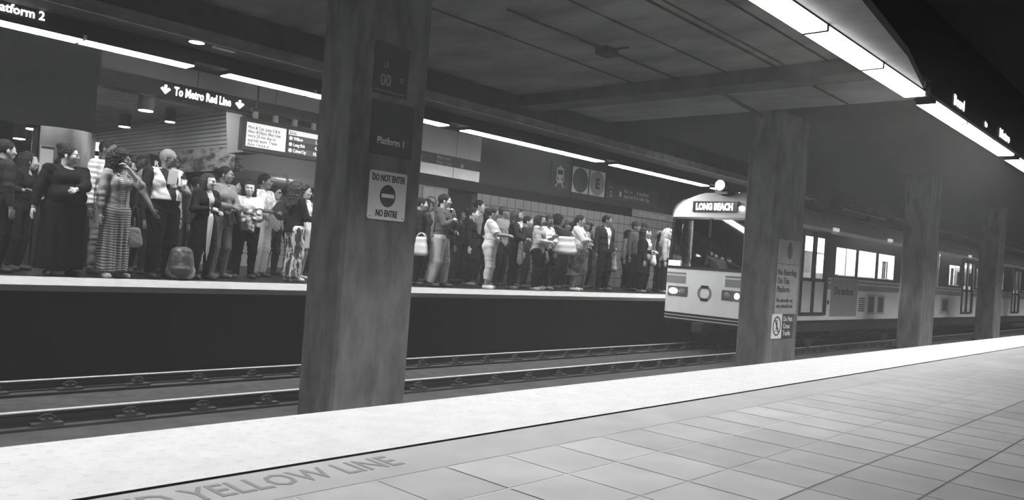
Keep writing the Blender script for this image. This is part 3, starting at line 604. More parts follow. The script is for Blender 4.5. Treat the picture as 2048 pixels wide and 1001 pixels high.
        if sg < 0:
            for a, b2 in ((XN + 1.06, 17.76), (19.36, 19.62), (21.5, 24.85), (X2, X2 + 3.8), (X2 + 5.5, X2 + 12.1), (X2 + 13.8, X2 + 20)):
                b_(MB().box(a, b2, y - .006, y - .001, .42, .56), 'side_stripe', TR_G); b_(MB().box(a, b2, y - .006, y - .001, .60, .655), 'side_stripe', TR_G)
            ad = b_(MB().box(19.66, 21.46, y - .010, y - .001, -.24, .69), 'advert_panel', mat('advert_grey', .30, .5, var=.08)); 
            lt = text('lettering', 'De ambos', .27, (19.85 - XN, y - .013 - YC, .30 + zo), DKTXT, ad, off=.006, sx=1.15)
            b_(MB().ext(disc(.055, n=16, cx=19.52, cz=.10), y - .014, y - .002), 'advert_dot', TR_K)
            m = MB()
            for k in range(7): m.box(21.62, 22.05, y - .012, y - .001, -.12 + k * .055, -.09 + k * .055)
            b_(m, 'louvre', TR_D)
            for xa in (22.35, 23.12):
                b_(MB().box(xa - .08, xa + .52, y - .006, y - .001, -.20, .33), 'equipment_cover', mat('cover_grey', .45, .5)); b_(MB().box(xa, xa + .40, y - .012, y - .0065, -.14, .27), 'cover_opening', mat('cover_dark', .06, .6))
            for xa in (X2 + 1.3, X2 + 6.5): 
                b_(MB().box(xa, xa + 1.1, y - .006, y - .001, -.22, .36), 'equipment_cover', mat('cover_grey', .45, .5)); b_(MB().box(xa + .25, xa + .85, y - .012, y - .0065, -.12, .28), 'cover_opening', mat('cover_dark', .06, .6))
    # roof: arched loft
    prof = [(-W, 1.86), (-W * .985, 2.02), (-W * .93, 2.16), (-W * .80, 2.28), (-W * .5, 2.38), (0, 2.42), (W * .5, 2.38), (W * .80, 2.28), (W * .93, 2.16), (W * .985, 2.02), (W, 1.86)]
    m = MB(); n = len(prof)
    for xa, xb in ((XN + .62, X2 - .55), (X2 + .1, XE)):
        m.add([(xa, YC + p[0], p[1]) for p in prof] + [(xb, YC + p[0], p[1]) for p in prof], [(i, i + 1, n + i + 1, n + i) for i in range(n - 1)] + [tuple(range(n))])
    b_(m, 'roof', mat('train_roof', .30, .5, var=.15), smooth=True)
    m = MB()
    for k in range(9):
        xa = 27.36 + k * .075; d_ = .05 * (k % 2); m.box(xa, xa + .05, YC - W - .01 + d_, YC - W + .08, -.3, 2.2).box(xa, xa + .05, YC + W - .08, YC + W + .01 - d_, -.3, 2.2).box(xa, xa + .05, YC - W + .08, YC + W - .08, 2.14, 2.24)
    b_(m, 'articulation_bellows', mat('bellows', .03, .9))
    b_(MB().box(20.4, 23.0, YC - .9, YC + .9, 2.40, 2.68), 'roof_equipment', TR_D, bevel=.03); b_(MB().box(23.6, 25.6, YC - .8, YC + .8, 2.40, 2.64), 'roof_equipment', TR_D, bevel=.03); b_(MB().box(18.6, 19.8, YC - .7, YC + .7, 2.38, 2.58), 'roof_equipment', TR_D, bevel=.03)
    b_(MB().tube([(21.2, YC - .92, 2.52), (24.6, YC - .92, 2.54)], .02, 6), 'roof_cable', mat('cable_pale', .5, .4))
    # small faintly glowing boxes on the cant rail
    for xa in (19.55, 23.6, X2 + 4.6): b_(MB().box(xa, xa + .34, YC - W - .03, YC - W + .01, 1.84, 1.92), 'cant_rail_glow', emit('cant_rail_glow', .45))
    # interior
    inn = MB(); inn.box(XN + 1.6, XE - .1, YC - W + .06, YC + W - .06, -.05, 0.0); b_(inn, 'interior_floor', mat('interior_floor', .15, .6))
    b_(MB().box(XN + 1.6, XE - .1, YC - W + .2, YC + W - .2, 2.02, 2.06), 'interior_ceiling', TR_IN)
    for s in (-1, 1): b_(MB().box(XN + 1.8, XE - .3, YC + s * .62 - .12, YC + s * .62 + .12, 1.985, 2.01), 'interior_lamp', emit('train_lamp', 45.0))
    cb = b_(MB().box(XN + 1.55, XN + 1.6, YC - W + .05, YC + W - .05, -.05, 2.05), 'cab_bulkhead', mat('bulkhead_dark', .06, .6))
    b_(MB().box(XN + 1.51, XN + 1.545, YC - .95, YC - .35, .80, 1.45), 'bulkhead_window', emit('bulkhead_window', .55))
    b_(MB().tube([(XN + .9, YC + .35, .95), (XN + .7, YC - .25, .86), (XN + .6, YC - .62, .72)], .03, 6), 'cab_handrail', mat('handrail', .7, .4))
    b_(MB().box(XN + .35, XN + .9, YC - .8, YC + .9, .1, .66), 'cab_console', mat('console', .05, .6))
    for xa, xb, za, zb in ((26.3, 33.6, 1.50, 2.0), (26.3, 33.6, .45, .80), (26.3, 27.7, .8, 1.5), (28.9, 31.3, .8, 1.5), (32.3, 33.6, .8, 1.5), (19.4, 26.3, 1.50, 2.0)): b_(MB().box(xa, xb, YC + W - .09, YC + W - .065, za, zb), 'interior_lining', mat('lining_white', .8, .5))
    for ya, yb in ((8.95, 10.02), (7.52, 8.50)): b_(MB().box(27.10, 27.14, ya, yb, .0, 2.02), 'interior_partition', mat('lining_white', .8, .5))
    m = MB()
    for k in range(22):
        xa = XN + 4.1 + k * 1.28
        if any(a - .3 < xa < b2 + .1 for a, b2 in doorsx): continue
        for yy in (YC - 1.2, YC + .3): m.box(xa, xa + .42, yy, yy + .9, .0, .42); m.box(xa + .36, xa + .44, yy, yy + .9, .42, .80)
    b_(m, 'seat_bench', mat('seat_grey', .20, .7))
    for xa in (17.9, 19.2, 21.3, 22.8, X2 + 4.0, X2 + 5.3): b_(MB().tube([(xa, YC - .5, 0), (xa, YC - .5, 2.02)], .018, 8), 'grab_pole', STEEL)
    for xa in (17.2, 19.7, 25.4, X2 + 2, X2 + 10):       # wheels
        for yy in (-.8, .8):
            m = MB(); m.tube([(xa, YC + yy - .05, -.722), (xa, YC + yy + .05, -.722)], .335, 24); b_(m, 'wheel', TR_D)
build_train()

# ------------------------------------------------------------------ people: signed-distance bodies and garments turned into meshes
FAST = 1.0
def surf(prims, h, cut=None, disp=None, k=.02, pad=None):
    """prims: list of (fn, lo, hi, k, op). Smooth union on a grid, then surface nets."""
    lo = np.min([p[1] for p in prims if p[4] == '+'], 0) - 3 * h; hi = np.max([p[2] for p in prims if p[4] == '+'], 0) + 3 * h
    n = np.ceil((hi - lo) / h).astype(int) + 1
    ax = [lo[i] + h * np.arange(n[i]) for i in range(3)]
    D = np.full(n, .2, np.float32)
    for fn, a, b, kk, op in prims:
        m = kk + 3.5 * h
        i0 = np.maximum(np.floor((a - m - lo) / h).astype(int), 0); i1 = np.minimum(np.ceil((b + m - lo) / h).astype(int) + 1, n)
        if (i1 <= i0).any(): continue
        sl = tuple(slice(i0[i], i1[i]) for i in range(3))
        X = ax[0][sl[0]][:, None, None]; Y = ax[1][sl[1]][None, :, None]; Z = ax[2][sl[2]][None, None, :]
        d = fn(X, Y, Z); c = D[sl]
        if op == '+':
            hh = np.maximum(kk - np.abs(c - d), 0) / kk; D[sl] = np.minimum(c, d) - hh * hh * kk * .25
        else:
            d = -d; hh = np.maximum(kk - np.abs(c - d), 0) / kk; D[sl] = np.maximum(c, d) + hh * hh * kk * .25
    X = ax[0][:, None, None]; Y = ax[1][None, :, None]; Z = ax[2][None, None, :]
    if disp: D = D + disp(X, Y, Z)
    if cut: D = np.maximum(D, cut(X, Y, Z))
    D[0] = D[-1] = .1; D[:, 0] = D[:, -1] = .1; D[:, :, 0] = D[:, :, -1] = .1
    D = D.astype(np.float32)
    cs = n - 1; tot = int(cs.prod()); S = np.zeros((tot, 3)); C = np.zeros(tot); faces = []
    st = np.array([cs[1] * cs[2], cs[2], 1])
    ins = D < 0
    for a in range(3):
        sA = [slice(None)] * 3; sB = [slice(None)] * 3; sA[a] = slice(0, -1); sB[a] = slice(1, None)
        d0, d1 = D[tuple(sA)], D[tuple(sB)]; m = ins[tuple(sA)] != ins[tuple(sB)]
        idx = np.argwhere(m)
        if not len(idx): continue
        v0, v1 = d0[m], d1[m]; t = v0 / (v0 - v1); P = idx.astype(float); P[:, a] += t
        u, w = [q for q in range(3) if q != a]; cells = []
        for du, dw in ((-1, -1), (0, -1), (0, 0), (-1, 0)):
            c = idx.copy(); c[:, u] += du; c[:, w] += dw; f = c @ st; cells.append(f)
            C += np.bincount(f, minlength=tot)
            for q in range(3): S[:, q] += np.bincount(f, weights=P[:, q], minlength=tot)
        q = np.stack(cells, 1); flip = (v0 < 0) if a != 1 else (v0 >= 0)
        q[~flip] = q[~flip][:, ::-1]; faces.append(q)
    if not faces: return np.zeros((0, 3)), np.zeros((0, 4), int)
    F = np.concatenate(faces); used = np.flatnonzero(C); mp = np.zeros(tot, int); mp[used] = np.arange(len(used))
    return (S[used] / C[used, None]) * h + lo, mp[F]
def mesh_np(name, parts, m, parent, smooth=True, label=None):
    V = []; F = []; n = 0
    for v, f in parts:
        if len(v): V.append(v); F.append(f + n); n += len(v)
    if not V: return None
    V = np.concatenate(V); F = np.concatenate(F); me = bpy.data.meshes.new(name)
    me.vertices.add(len(V)); me.vertices.foreach_set('co', V.astype(np.float32).ravel()); me.loops.add(F.size); me.loops.foreach_set('vertex_index', F.ravel().astype(np.int32))
    me.polygons.add(len(F)); me.polygons.foreach_set('loop_start', np.arange(0, F.size, 4, dtype=np.int32)); me.update(calc_edges=True); me.validate()
    if smooth: me.polygons.foreach_set('use_smooth', np.ones(len(me.polygons), bool))
    me.materials.append(m); o = bpy.data.objects.new(name, me); COL.objects.link(o); o.parent = parent
    if label: o['label'] = label
    return o
A_ = lambda *p: np.array(p, float)
def rc(a, b, ra, rb, k=.02, op='+', cuta=None):
    """capsule whose radius goes from ra at a to rb at b"""
    a, b = A_(*a), A_(*b); ab = b - a; L2 = float(ab @ ab) + 1e-12
    def fn(X, Y, Z):
        px, py, pz = X - a[0], Y - a[1], Z - a[2]; t = np.clip((px * ab[0] + py * ab[1] + pz * ab[2]) / L2, 0, 1)
        return np.sqrt((px - t * ab[0]) ** 2 + (py - t * ab[1]) ** 2 + (pz - t * ab[2]) ** 2) - (ra + (rb - ra) * t)
    r = max(ra, rb); return (fn, np.minimum(a, b) - r, np.maximum(a, b) + r, k, op)
def flatcap(a, b, ra, rb, k=.02):
    """same, but cut flat at b (cuffs, hems)"""
    fn, lo, hi, kk, op = rc(a, b, ra, rb, k); a, b = A_(*a), A_(*b); d = (b - a) / np.linalg.norm(b - a)
    return (lambda X, Y, Z: np.maximum(fn(X, Y, Z), (X - b[0]) * d[0] + (Y - b[1]) * d[1] + (Z - b[2]) * d[2]), lo, hi, kk, op)
def el(c, r, k=.02, op='+', M=None):
    c, r = A_(*c), A_(*r)
    def fn(X, Y, Z):
        px, py, pz = X - c[0], Y - c[1], Z - c[2]
        if M is not None: px, py, pz = (M[0, 0] * px + M[1, 0] * py + M[2, 0] * pz, M[0, 1] * px + M[1, 1] * py + M[2, 1] * pz, M[0, 2] * px + M[1, 2] * py + M[2, 2] * pz)
        k0 = np.sqrt((px / r[0]) ** 2 + (py / r[1]) ** 2 + (pz / r[2]) ** 2); k1 = np.sqrt((px / r[0] ** 2) ** 2 + (py / r[1] ** 2) ** 2 + (pz / r[2] ** 2) ** 2)
        return k0 * (k0 - 1) / np.maximum(k1, 1e-6)
    e = r if M is None else np.full(3, r.max()); return (fn, c - e, c + e, k, op)
def folds(amp, s1, s2, ph, diag=.5):
    def d(X, Y, Z):
        crease = np.abs(np.sin(1.35 * s1 * (Z + diag * Y + .3 * X) + ph + 2.2 * np.sin(8 * Y + 6 * X + ph) + 1.2 * np.sin(13 * Z)))
        return amp * ((.75 - 1.3 * crease) * (.5 + .5 * np.sin(s2 * (Y - .6 * X) + 2 * ph + 1.3 * np.sin(8 * Z + ph))) + .25 * np.sin(61 * X + 43 * Z + ph) * np.sin(57 * Y - 39 * Z))
    return d
def rotz(a): c, s = math.cos(a), math.sin(a); return np.array([[c, -s, 0], [s, c, 0], [0, 0, 1]])
def roty(a): c, s = math.cos(a), math.sin(a); return np.array([[c, 0, s], [0, 1, 0], [-s, 0, c]])
def rotx(a): c, s = math.cos(a), math.sin(a); return np.array([[1, 0, 0], [0, c, -s], [0, s, c]])
def ik(a, t, l1, l2, pole):
    a, t, pole = A_(*a), A_(*t), A_(*pole); d = t - a; L = np.linalg.norm(d)
    if L > (l1 + l2) * .995: t = a + d / L * (l1 + l2) * .995; d = t - a; L = np.linalg.norm(d)
    L = max(L, abs(l1 - l2) * 1.1 + 1e-4); u = d / np.linalg.norm(d); c = (l1 * l1 + L * L - l2 * l2) / (2 * L); hgt = math.sqrt(max(0, l1 * l1 - c * c))
    p = pole - (pole @ u) * u; p /= (np.linalg.norm(p) + 1e-9); return a + u * c + p * hgt, t
SKIN = {'pale': .40, 'mid': .31, 'tan': .25, 'brown': .13, 'dark': .07}
ARM = {  # wrist target (fractions of height, y outward), elbow pole, curl
    'down': ((.015, .150, .485), (-.8, .5, -.2), 25), 'cross': ((.125, -.035, .675), (.1, 1.0, -.75), 40), 'cross_low': ((.125, -.02, .61), (0, 1.0, -.7), 40),
    'chin': ((.105, .035, .825), (.2, .55, -1), 70), 'hold': ((.165, .045, .635), (-.3, .6, -1), 60), 'belly': ((.125, .01, .64), (-.1, 1, -.5), 35),
    'chest': ((.125, .03, .72), (0, .8, -.8), 65), 'pocket': ((.055, .115, .52), (-1, .6, -.1), 40), 'forward': ((.20, .05, .66), (-.1, .5, -1), 45), 'strap': ((.07, .09, .74), (0, .8, -.9), 75)}
def person(name, x, y, H, yaw, head=0.0, sex='f', skin='mid', g=1.0, la='down', ra='down', hair='short', hairv=.03, top=('tee', .5), bottom=('pants', .05), shoe=.04, layer=None,
           lean=0.0, step=.0, nod=0.0, label='', res=.012, group=None, feats=True, bust=None, twist=0, scarf=None, belt=False, extras=()):
    """builds one figure facing +X, then turns it by yaw; head is the turn of the head relative to the body (degrees)"""
    T = empty('person', (x, y, 0), label, 'person', group, R(yaw)); T.name = 'person'
    h = res * FAST; seed = sum(ord(c) * (i + 3) for i, c in enumerate(name)) % 97; ph = seed * .37
    f = sex == 'f'; bust = (.3 if f else 0) if bust is None else bust
    sw = (.098 if f else .112) * H * (1 + (g - 1) * .45); hw = (.055 if f else .05) * H * (1 + (g - 1) * .5)
    pel = A_(0, 0, .53 * H); Rt = rotz(R(twist)) @ roty(R(lean))
    tr = lambda p: pel + Rt @ (A_(*p) * A_(1, 1, 1) - A_(0, 0, .53 * H))
    sh = {s: tr((-.005 * H, s * sw, .805 * H)) for s in (-1, 1)}
    wr, eb, hd = {}, {}, {}
    for s, arm in ((1, la), (-1, ra)):
        tgt, pole, curl = ARM[arm] if isinstance(arm, str) else arm
        t = tr((tgt[0] * H * (1 + (g - 1) * .6), s * tgt[1] * H * (g if tgt[1] > .1 else 1), tgt[2] * H)); pl = Rt @ A_(pole[0], s * pole[1], pole[2])
        eb[s], wr[s] = ik(sh[s], t, .170 * H, .150 * H, pl); hd[s] = curl
    hip = {s: A_(0, s * hw, .51 * H) for s in (-1, 1)}; ank, kn = {}, {}
    for s in (-1, 1):
        an = A_(s * step * H - .012 * H, s * (hw + .012 * H), .042 * H); kn[s], ank[s] = ik(hip[s], an, .2355 * H, .2355 * H, (1, .15 * s, 0))
    def torso(t, k=.04, belly=True):
        G = g
        P = [el(pel + A_(0, 0, .0), (.068 * H * G + t, (.098 if f else .09) * H * G + t, .075 * H + t), k),
             el(tr((.004 * H * G, 0, .625 * H)), (.060 * H * G ** 1.25 + t, (.080 if f else .085) * H * G ** 1.1 + t, .10 * H + t), k, M=Rt),
             el(tr((0, 0, .735 * H)), (.066 * H * G ** .9 + t, (.090 if f else .102) * H * G ** .8 + t, .095 * H + t), k, M=Rt),
             rc(sh[1] + Rt @ A_(0, -.01 * H, .0), sh[-1] + Rt @ A_(0, .01 * H, .0), .031 * H + t, .031 * H + t, k),
             rc(tr((-.008 * H, 0, .80 * H)), tr((.0, 0, .852 * H)), .044 * H + t * .7, .030 * H + t * .5, k)]
        for s in (-1, 1):
            P.append(el(A_(-.035 * H, s * .045 * H, .505 * H), (.041 * H * G + t, .050 * H * G + t, .052 * H + t), k))
            if bust: P.append(el(tr((.050 * H * G ** .8, s * .042 * H, .735 * H)), (.030 * H * (.6 + bust) + t * .6, .038 * H + t * .6, .038 * H + t * .6), .03, M=Rt))
        if g > 1.12: P.append(el(tr((.035 * H * G, 0, .605 * H)), (.055 * H * G + t, .08 * H * G + t, .075 * H + t), k, M=Rt))
        return P
    def arms(t, upto=1.0, k=.02, cap=True):
        P = []
        for s in (-1, 1):
            a, e, w = sh[s], eb[s], wr[s]; ru, re, rw = .029 * H * g ** .7 + t, .0235 * H * g ** .5 + t, .0165 * H + t * .9
            if upto <= .55:
                q = a + (e - a) * upto / .55; P.append(flatcap(a, q, ru + .002, (ru + re) / 2 + .006, k))
            else:
                P.append(rc(a, e, ru, re, k)); q = e + (w - e) * (upto - .55) / .45; P.append(flatcap(e, q, re, rw + (.002 if t else 0), k) if cap else rc(e, q, re, rw, k))
        return P
    def legs(t, z=.0, k=.02, flare=0.0, fat=1.0):
        P = []
        for s in (-1, 1):
            P.append(rc(hip[s], kn[s], (.055 * H * g ** .7 + t) * fat, (.035 * H + t) * fat, k))
            dn = ank[s] - A_(0, 0, 0); full = dn - kn[s]; zz = max(0.0, min(1.0, (kn[s][2] - max(z, dn[2] - .01)) / (kn[s][2] - dn[2] + 1e-6)))
            e = kn[s] + full * zz
            P.append(flatcap(kn[s], e, (.034 * H + t) * fat, (.034 + (.021 - .034) * zz) * H + t * fat + flare, k) if t else rc(kn[s], e, .034 * H, .021 * H, k))
            if not t or z < .2 * H: P.append(el((kn[s] + dn) * .5 + A_(-.012 * H, 0, .035 * H), (.024 * H + t, .024 * H + t, .06 * H), .03))
        return P
    # ---- body
    v, fc = surf(torso(0) + arms(0, 1.0, cap=False) + legs(0), max(h, .014))
    parts = [(v, fc)]
    # hands with five separate fingers
    for s in (-1, 1):
        d = wr[s] - eb[s]; d /= np.linalg.norm(d); inw = A_(0, -s, 0) if d[2] < -.6 else A_(-.35, -s * .4, -.4)
        nrm = inw - (inw @ d) * d; nrm /= np.linalg.norm(nrm); side = np.cross(d, nrm) * s
        if side[0] + side[2] * .8 < 0: side = -side
        w = wr[s]; hs = H / 1.7; c = R(hd[s]) * .5
        P = [rc(w - d * .02, w + d * .03 * hs, .019 * hs, .020 * hs, .012), el(w + d * .052 * hs, (.034 * hs,) * 3, .012, M=None) if False else rc(w + d * .035 * hs - side * .014 * hs, w + d * .072 * hs - side * .022 * hs, .015 * hs, .0115 * hs, .014),
             rc(w + d * .035 * hs + side * .014 * hs, w + d * .075 * hs + side * .022 * hs, .015 * hs, .0115 * hs, .014), rc(w + d * .03 * hs, w + d * .078 * hs, .016 * hs, .012 * hs, .014)]
        for q, (off, L) in enumerate(((.026, .066), (.009, .076), (-.009, .070), (-.026, .054))):
            b0 = w + d * .076 * hs + side * off * hs; d1 = d * math.cos(c) + nrm * math.sin(c) + side * off * 1.5; d1 /= np.linalg.norm(d1); d2 = d * math.cos(2.1 * c) + nrm * math.sin(2.1 * c); m1 = b0 + d1 * L * .5 * hs
            P += [rc(b0, m1, .0088 * hs, .0080 * hs, .003), rc(m1, m1 + d2 * L * .5 * hs, .0080 * hs, .0062 * hs, .003)]
        b0 = w + d * .025 * hs + side * .020 * hs; m1 = b0 + (d * .55 + side * .65 + nrm * .35) * .036 * hs
        P += [rc(b0, m1, .0115 * hs, .0095 * hs, .006), rc(m1, m1 + (d * .9 + side * .1 + nrm * .35) * .028 * hs, .0095 * hs, .007 * hs, .004)]
        parts.append(surf(P, .0058 if res < .0125 else .0075))
    # head with a face, built in its own frame
    HS = 1.10 * (H / 1.66) ** .55; neck = tr((.0, 0, .845 * H)); Rh = rotz(R(head)) @ roty(R(nod)) @ (np.eye(3)); hc = tr((.012 * H, 0, .845 * H)) + A_(0, 0, H - .845 * H - .118 * HS)
    hf = (.0056 if res < .0125 else .008)
    def headp(): 
        P = [el((-.008, 0, .022), (.098, .076, .092), .02), el((.030, 0, -.040), (.058, .055, .068), .035), el((.062, 0, -.086), (.020, .024, .018), .02), rc((-.02, 0, -.05), (-.028, 0, -.16), .050, .048 if not f else .042, .02),
             rc((.088, 0, .012), (.106, 0, -.024), .008, .0125, .010), el((.098, .011, -.030), (.009, .008, .007), .006), el((.098, -.011, -.030), (.009, .008, .007), .006),
             rc((.084, .030, .020), (.088, .008, .016), .009, .010, .014), rc((.084, -.030, .020), (.088, -.008, .016), .009, .010, .014),
             el((.066, .040, -.022), (.022, .018, .02), .02), el((.066, -.040, -.022), (.022, .018, .02), .02),
             rc((.086, .014, -.056), (.091, 0, -.053), .006, .008, .006), rc((.086, -.014, -.056), (.091, 0, -.053), .006, .008, .006), rc((.084, .012, -.066), (.088, 0, -.067), .006, .008, .006), rc((.084, -.012, -.066), (.088, 0, -.067), .006, .008, .006)]
        P += [el((.096, s * .030, -.001), (.014, .015, .010), .012, '-') for s in (-1, 1)]
        P += [el((.082, s * .030, -.002), (.013, .013, .0105), .004) for s in (-1, 1)]
        P += [el((-.004, s * .078, -.012), (.018, .009, .030), .006) for s in (-1, 1)]
        return P
    vh, fh = surf(headp(), hf); vh = (vh * HS) @ Rh.T + hc; parts.append((vh, fh))
    body = mesh_np('body', parts, mat('skin_' + skin, SKIN[skin], .55, spec=.35, var=.08, scale=14), T)
    hp = lambda p: Rh @ (A_(*p) * HS) + hc
    if feats:
        m = MB()
        for s in (-1, 1):
            m = MB().ball((0, 0, 0), (.0035, .0062, .0055), 5); m.v = [tuple(hp(A_(*q) + A_(.0940, s * .0300, -.002))) for q in m.v]; m.build('eye', mat('eye_dark', .015, .2), T, True)
            m = MB().tube([(.0985, s * .013, .0165), (.0985, s * .028, .0225), (.090, s * .045, .0175)], [.0025, .0038, .002], 5); m.v = [tuple(hp(q)) for q in m.v]; m.build('eyebrow', mat('brow_dark', .03, .9), T, True)
        m = MB().tube([(.086, -.021, -.0615), (.0975, -.008, -.060), (.0985, 0, -.0615), (.0975, .008, -.060), (.086, .021, -.0615)], [.001, .0042, .0042, .0042, .001], 6); m.v = [tuple(hp(q)) for q in m.v]; m.build('mouth', mat('lips_' + skin, SKIN[skin] * .5, .5), T, True)
    # ---- hair
    def shaped(name_, prims, mt, hh=None, disp=None, cut=None):
        v_, f_ = surf(prims, hh or max(hf, .007), cut, disp); return mesh_np(name_, [((v_ * HS) @ Rh.T + hc, f_)], mt, T)
    HM = mat('hair_%d' % int(hairv * 1000), hairv * (.45 if hairv < .1 else .9), .75, spec=.12, var=.5, scale=40, bump=.6, bscale=90, stretch=(1, 1, .4))
    nz = lambda a, w: (lambda X, Y, Z: a * np.sin(w * X + 2 * np.sin(40 * Z + ph)) * np.sin(w * Y + 1.5 * np.sin(35 * X)) * np.sin(w * Z + ph))
    face = lambda X, Y, Z: np.minimum(X - .060 + .0 * Z, .055 - Z) if True else 0    # keeps hair off the face
    facecut = lambda fz=.050, fx=.045: (lambda X, Y, Z: -np.maximum(np.maximum(fx - X, Z - fz), np.abs(Y) - .075 + 0 * X) * 1.0)
    cap = el((-.014, 0, .030), (.104, .086, .094), .02)
    if hair == 'short': shaped('hair', [cap], HM, disp=nz(.003, 120), cut=lambda X, Y, Z: np.maximum((X * .75 - Z * .55 - .022), -.055 - Z))
    elif hair == 'buzz': shaped('hair', [el((-.010, 0, .024), (.1005, .0785, .0945), .02)], HM, cut=lambda X, Y, Z: np.maximum((X * .8 - Z * .6 - .024), -.045 - Z))
    elif hair == 'bob': shaped('hair', [cap, rc((-.03, .055, .0), (-.02, .070, -.10), .050, .040, .03), rc((-.03, -.055, .0), (-.02, -.070, -.10), .050, .040, .03), rc((-.06, 0, 0), (-.07, 0, -.11), .06, .05, .03)], HM, disp=nz(.004, 90), cut=facecut(.060, .035))
    elif hair == 'long': shaped('hair', [cap, rc((-.04, .05, .0), (-.05, .075, -.22), .050, .045, .03), rc((-.04, -.05, .0), (-.05, -.075, -.22), .050, .045, .03), rc((-.07, 0, 0), (-.10, 0, -.28), .06, .06, .03)], HM, disp=nz(.006, 70), cut=facecut(.062, .030))
    elif hair == 'curly': shaped('hair', [el((-.02, 0, .03), (.125, .115, .115), .03), rc((-.05, .06, .0), (-.07, .09, -.20), .075, .06, .04), rc((-.05, -.06, .0), (-.07, -.09, -.20), .075, .06, .04), rc((-.08, 0, 0), (-.12, 0, -.24), .09, .08, .04)], HM, disp=nz(.013, 95), cut=facecut(.066, .030))
    elif hair == 'afro': shaped('hair', [el((-.03, 0, .035), (.135, .130, .125), .03)], HM, disp=nz(.010, 100), cut=facecut(.055, .03))
    elif hair == 'bun': shaped('hair', [cap, el((-.125, 0, .055), (.042, .042, .042), .015)], HM, disp=nz(.002, 120), cut=lambda X, Y, Z: np.maximum((X * .75 - Z * .55 - .018), -.060 - Z))
    elif hair == 'tuft': shaped('hair', [cap, el((-.06, 0, .10), (.075, .07, .045), .03)], HM, disp=nz(.007, 90), cut=lambda X, Y, Z: np.maximum((X * .75 - Z * .50 - .022), -.055 - Z))
    elif hair == 'tail': shaped('hair', [cap, rc((-.10, 0, .0), (-.145, 0, -.10), .035, .030, .02), rc((-.145, 0, -.10), (-.13, 0, -.20), .03, .018, .02)], HM, disp=nz(.003, 110), cut=lambda X, Y, Z: np.maximum((X * .75 - Z * .55 - .020), -.30 - Z))
    elif hair in ('beanie', 'cap', 'hatcap'):
        cm = mat('hat_%d' % int(hairv * 100), hairv, .8)
        if hair == 'beanie': shaped('beanie', [el((-.014, 0, .040), (.112, .092, .098), .02)], cm, cut=lambda X, Y, Z: .018 - Z - X * .12)
        else: shaped('cap', [el((-.010, 0, .040), (.110, .090, .088), .02), el((.10, 0, .045), (.075, .068, .007), .01)], cm, cut=lambda X, Y, Z: .030 - Z)
        shaped('hair', [el((-.014, 0, .010), (.100, .084, .080), .02)], mat('hair_cap', .013, .75, spec=.12), cut=lambda X, Y, Z: np.maximum(X * .8 - .012, np.maximum(Z - .035, -.055 - Z)))
    # ---- garments
    def gm(v_, tag_='cloth', **k): return v_ if not isinstance(v_, (int, float)) else mat('%s_%d' % (tag_, round(v_ * 1000)), v_ * (.5 if v_ < .07 else .95), .9, spec=.06, var=.12, scale=9, **k)
    kb = bottom[0]
    if kb in ('pants', 'wide', 'shorts', 'capri', 'tight', 'baggy'):
        t = {'pants': .016, 'wide': .032, 'shorts': .022, 'capri': .022, 'tight': .010, 'baggy': .030}[kb]; z = {'shorts': .27, 'capri': .12}.get(kb, .03) * H
        tt = min(t, .012); P = torso(tt, .03)[:2] + torso(tt, .03)[5:6] + legs(t, z, .03, flare=.022 if kb == 'wide' else (.008 if kb == 'baggy' else 0))
        zt = .56 * H
        v_, f_ = surf(P, h, cut=lambda X, Y, Z: np.maximum(Z - zt, z * .9 - Z), disp=folds(.0075 if kb != 'tight' else .004, 24, 11, ph)); mesh_np('trousers' if kb != 'shorts' else 'shorts', [(v_, f_)], gm(bottom[1], 'denim' if kb == 'pants' else 'cloth'), T)
    elif kb in ('skirt', 'maxi', 'dress'):
        z = {'skirt': .30, 'maxi': .055, 'dress': .055}[kb] * H if len(bottom) < 3 else bottom[2] * H
        r = .105 * H * g; ae = .5 * (ank[1] + ank[-1]); 
        P = torso(.014, .03)[:2] + [rc((0, .03 * H, .50 * H), (ae[0], .035 * H, z), r * .78, r * .82, .05), rc((0, -.03 * H, .50 * H), (ae[0], -.035 * H, z), r * .78, r * .82, .05)]
        v_, f_ = surf(P, h, cut=lambda X, Y, Z: np.maximum(Z - .60 * H, z - Z), disp=lambda X, Y, Z: .010 * np.clip((.5 * H - Z) * 3, 0, 1) * np.sin(7 * np.arctan2(Y, X + 1e-6) * 1.5 + ph + 3 * Z)); mesh_np('skirt', [(v_, f_)], gm(bottom[1]), T)
    kt = top[0]
    if kt in ('tee', 'shirt', 'sweater', 'blouse', 'tank'):
        t = .008 if layer else {'tee': .016, 'shirt': .017, 'sweater': .019, 'blouse': .019, 'tank': .015}[kt]; up = {'tee': .36, 'shirt': .95, 'sweater': .97, 'blouse': .5, 'tank': .05}[kt]
        if len(top) > 2: up = top[2]
        hem = (.49 if kt != 'tank' else .5) * H if len(top) < 4 else top[3] * H; nk = tr((.045 * H, 0, .86 * H)); nr = (.052 if f else .036) * H
        if layer: up = .36 if layer[0] == 'vest' else 0
        v_, f_ = surf(torso(t) + (arms(t, up) if up else []), h, cut=lambda X, Y, Z: np.maximum(np.maximum(hem - Z, Z - .846 * H - .25 * np.abs(Y) * 0), nr - np.sqrt((X - nk[0]) ** 2 + (Y - nk[1]) ** 2 + (Z - nk[2]) ** 2)), disp=folds(.0015 if layer else .006, 30, 12, ph))
        mesh_np('shirt' if kt != 'sweater' else 'sweater', [(v_, f_)], gm(top[1]), T)
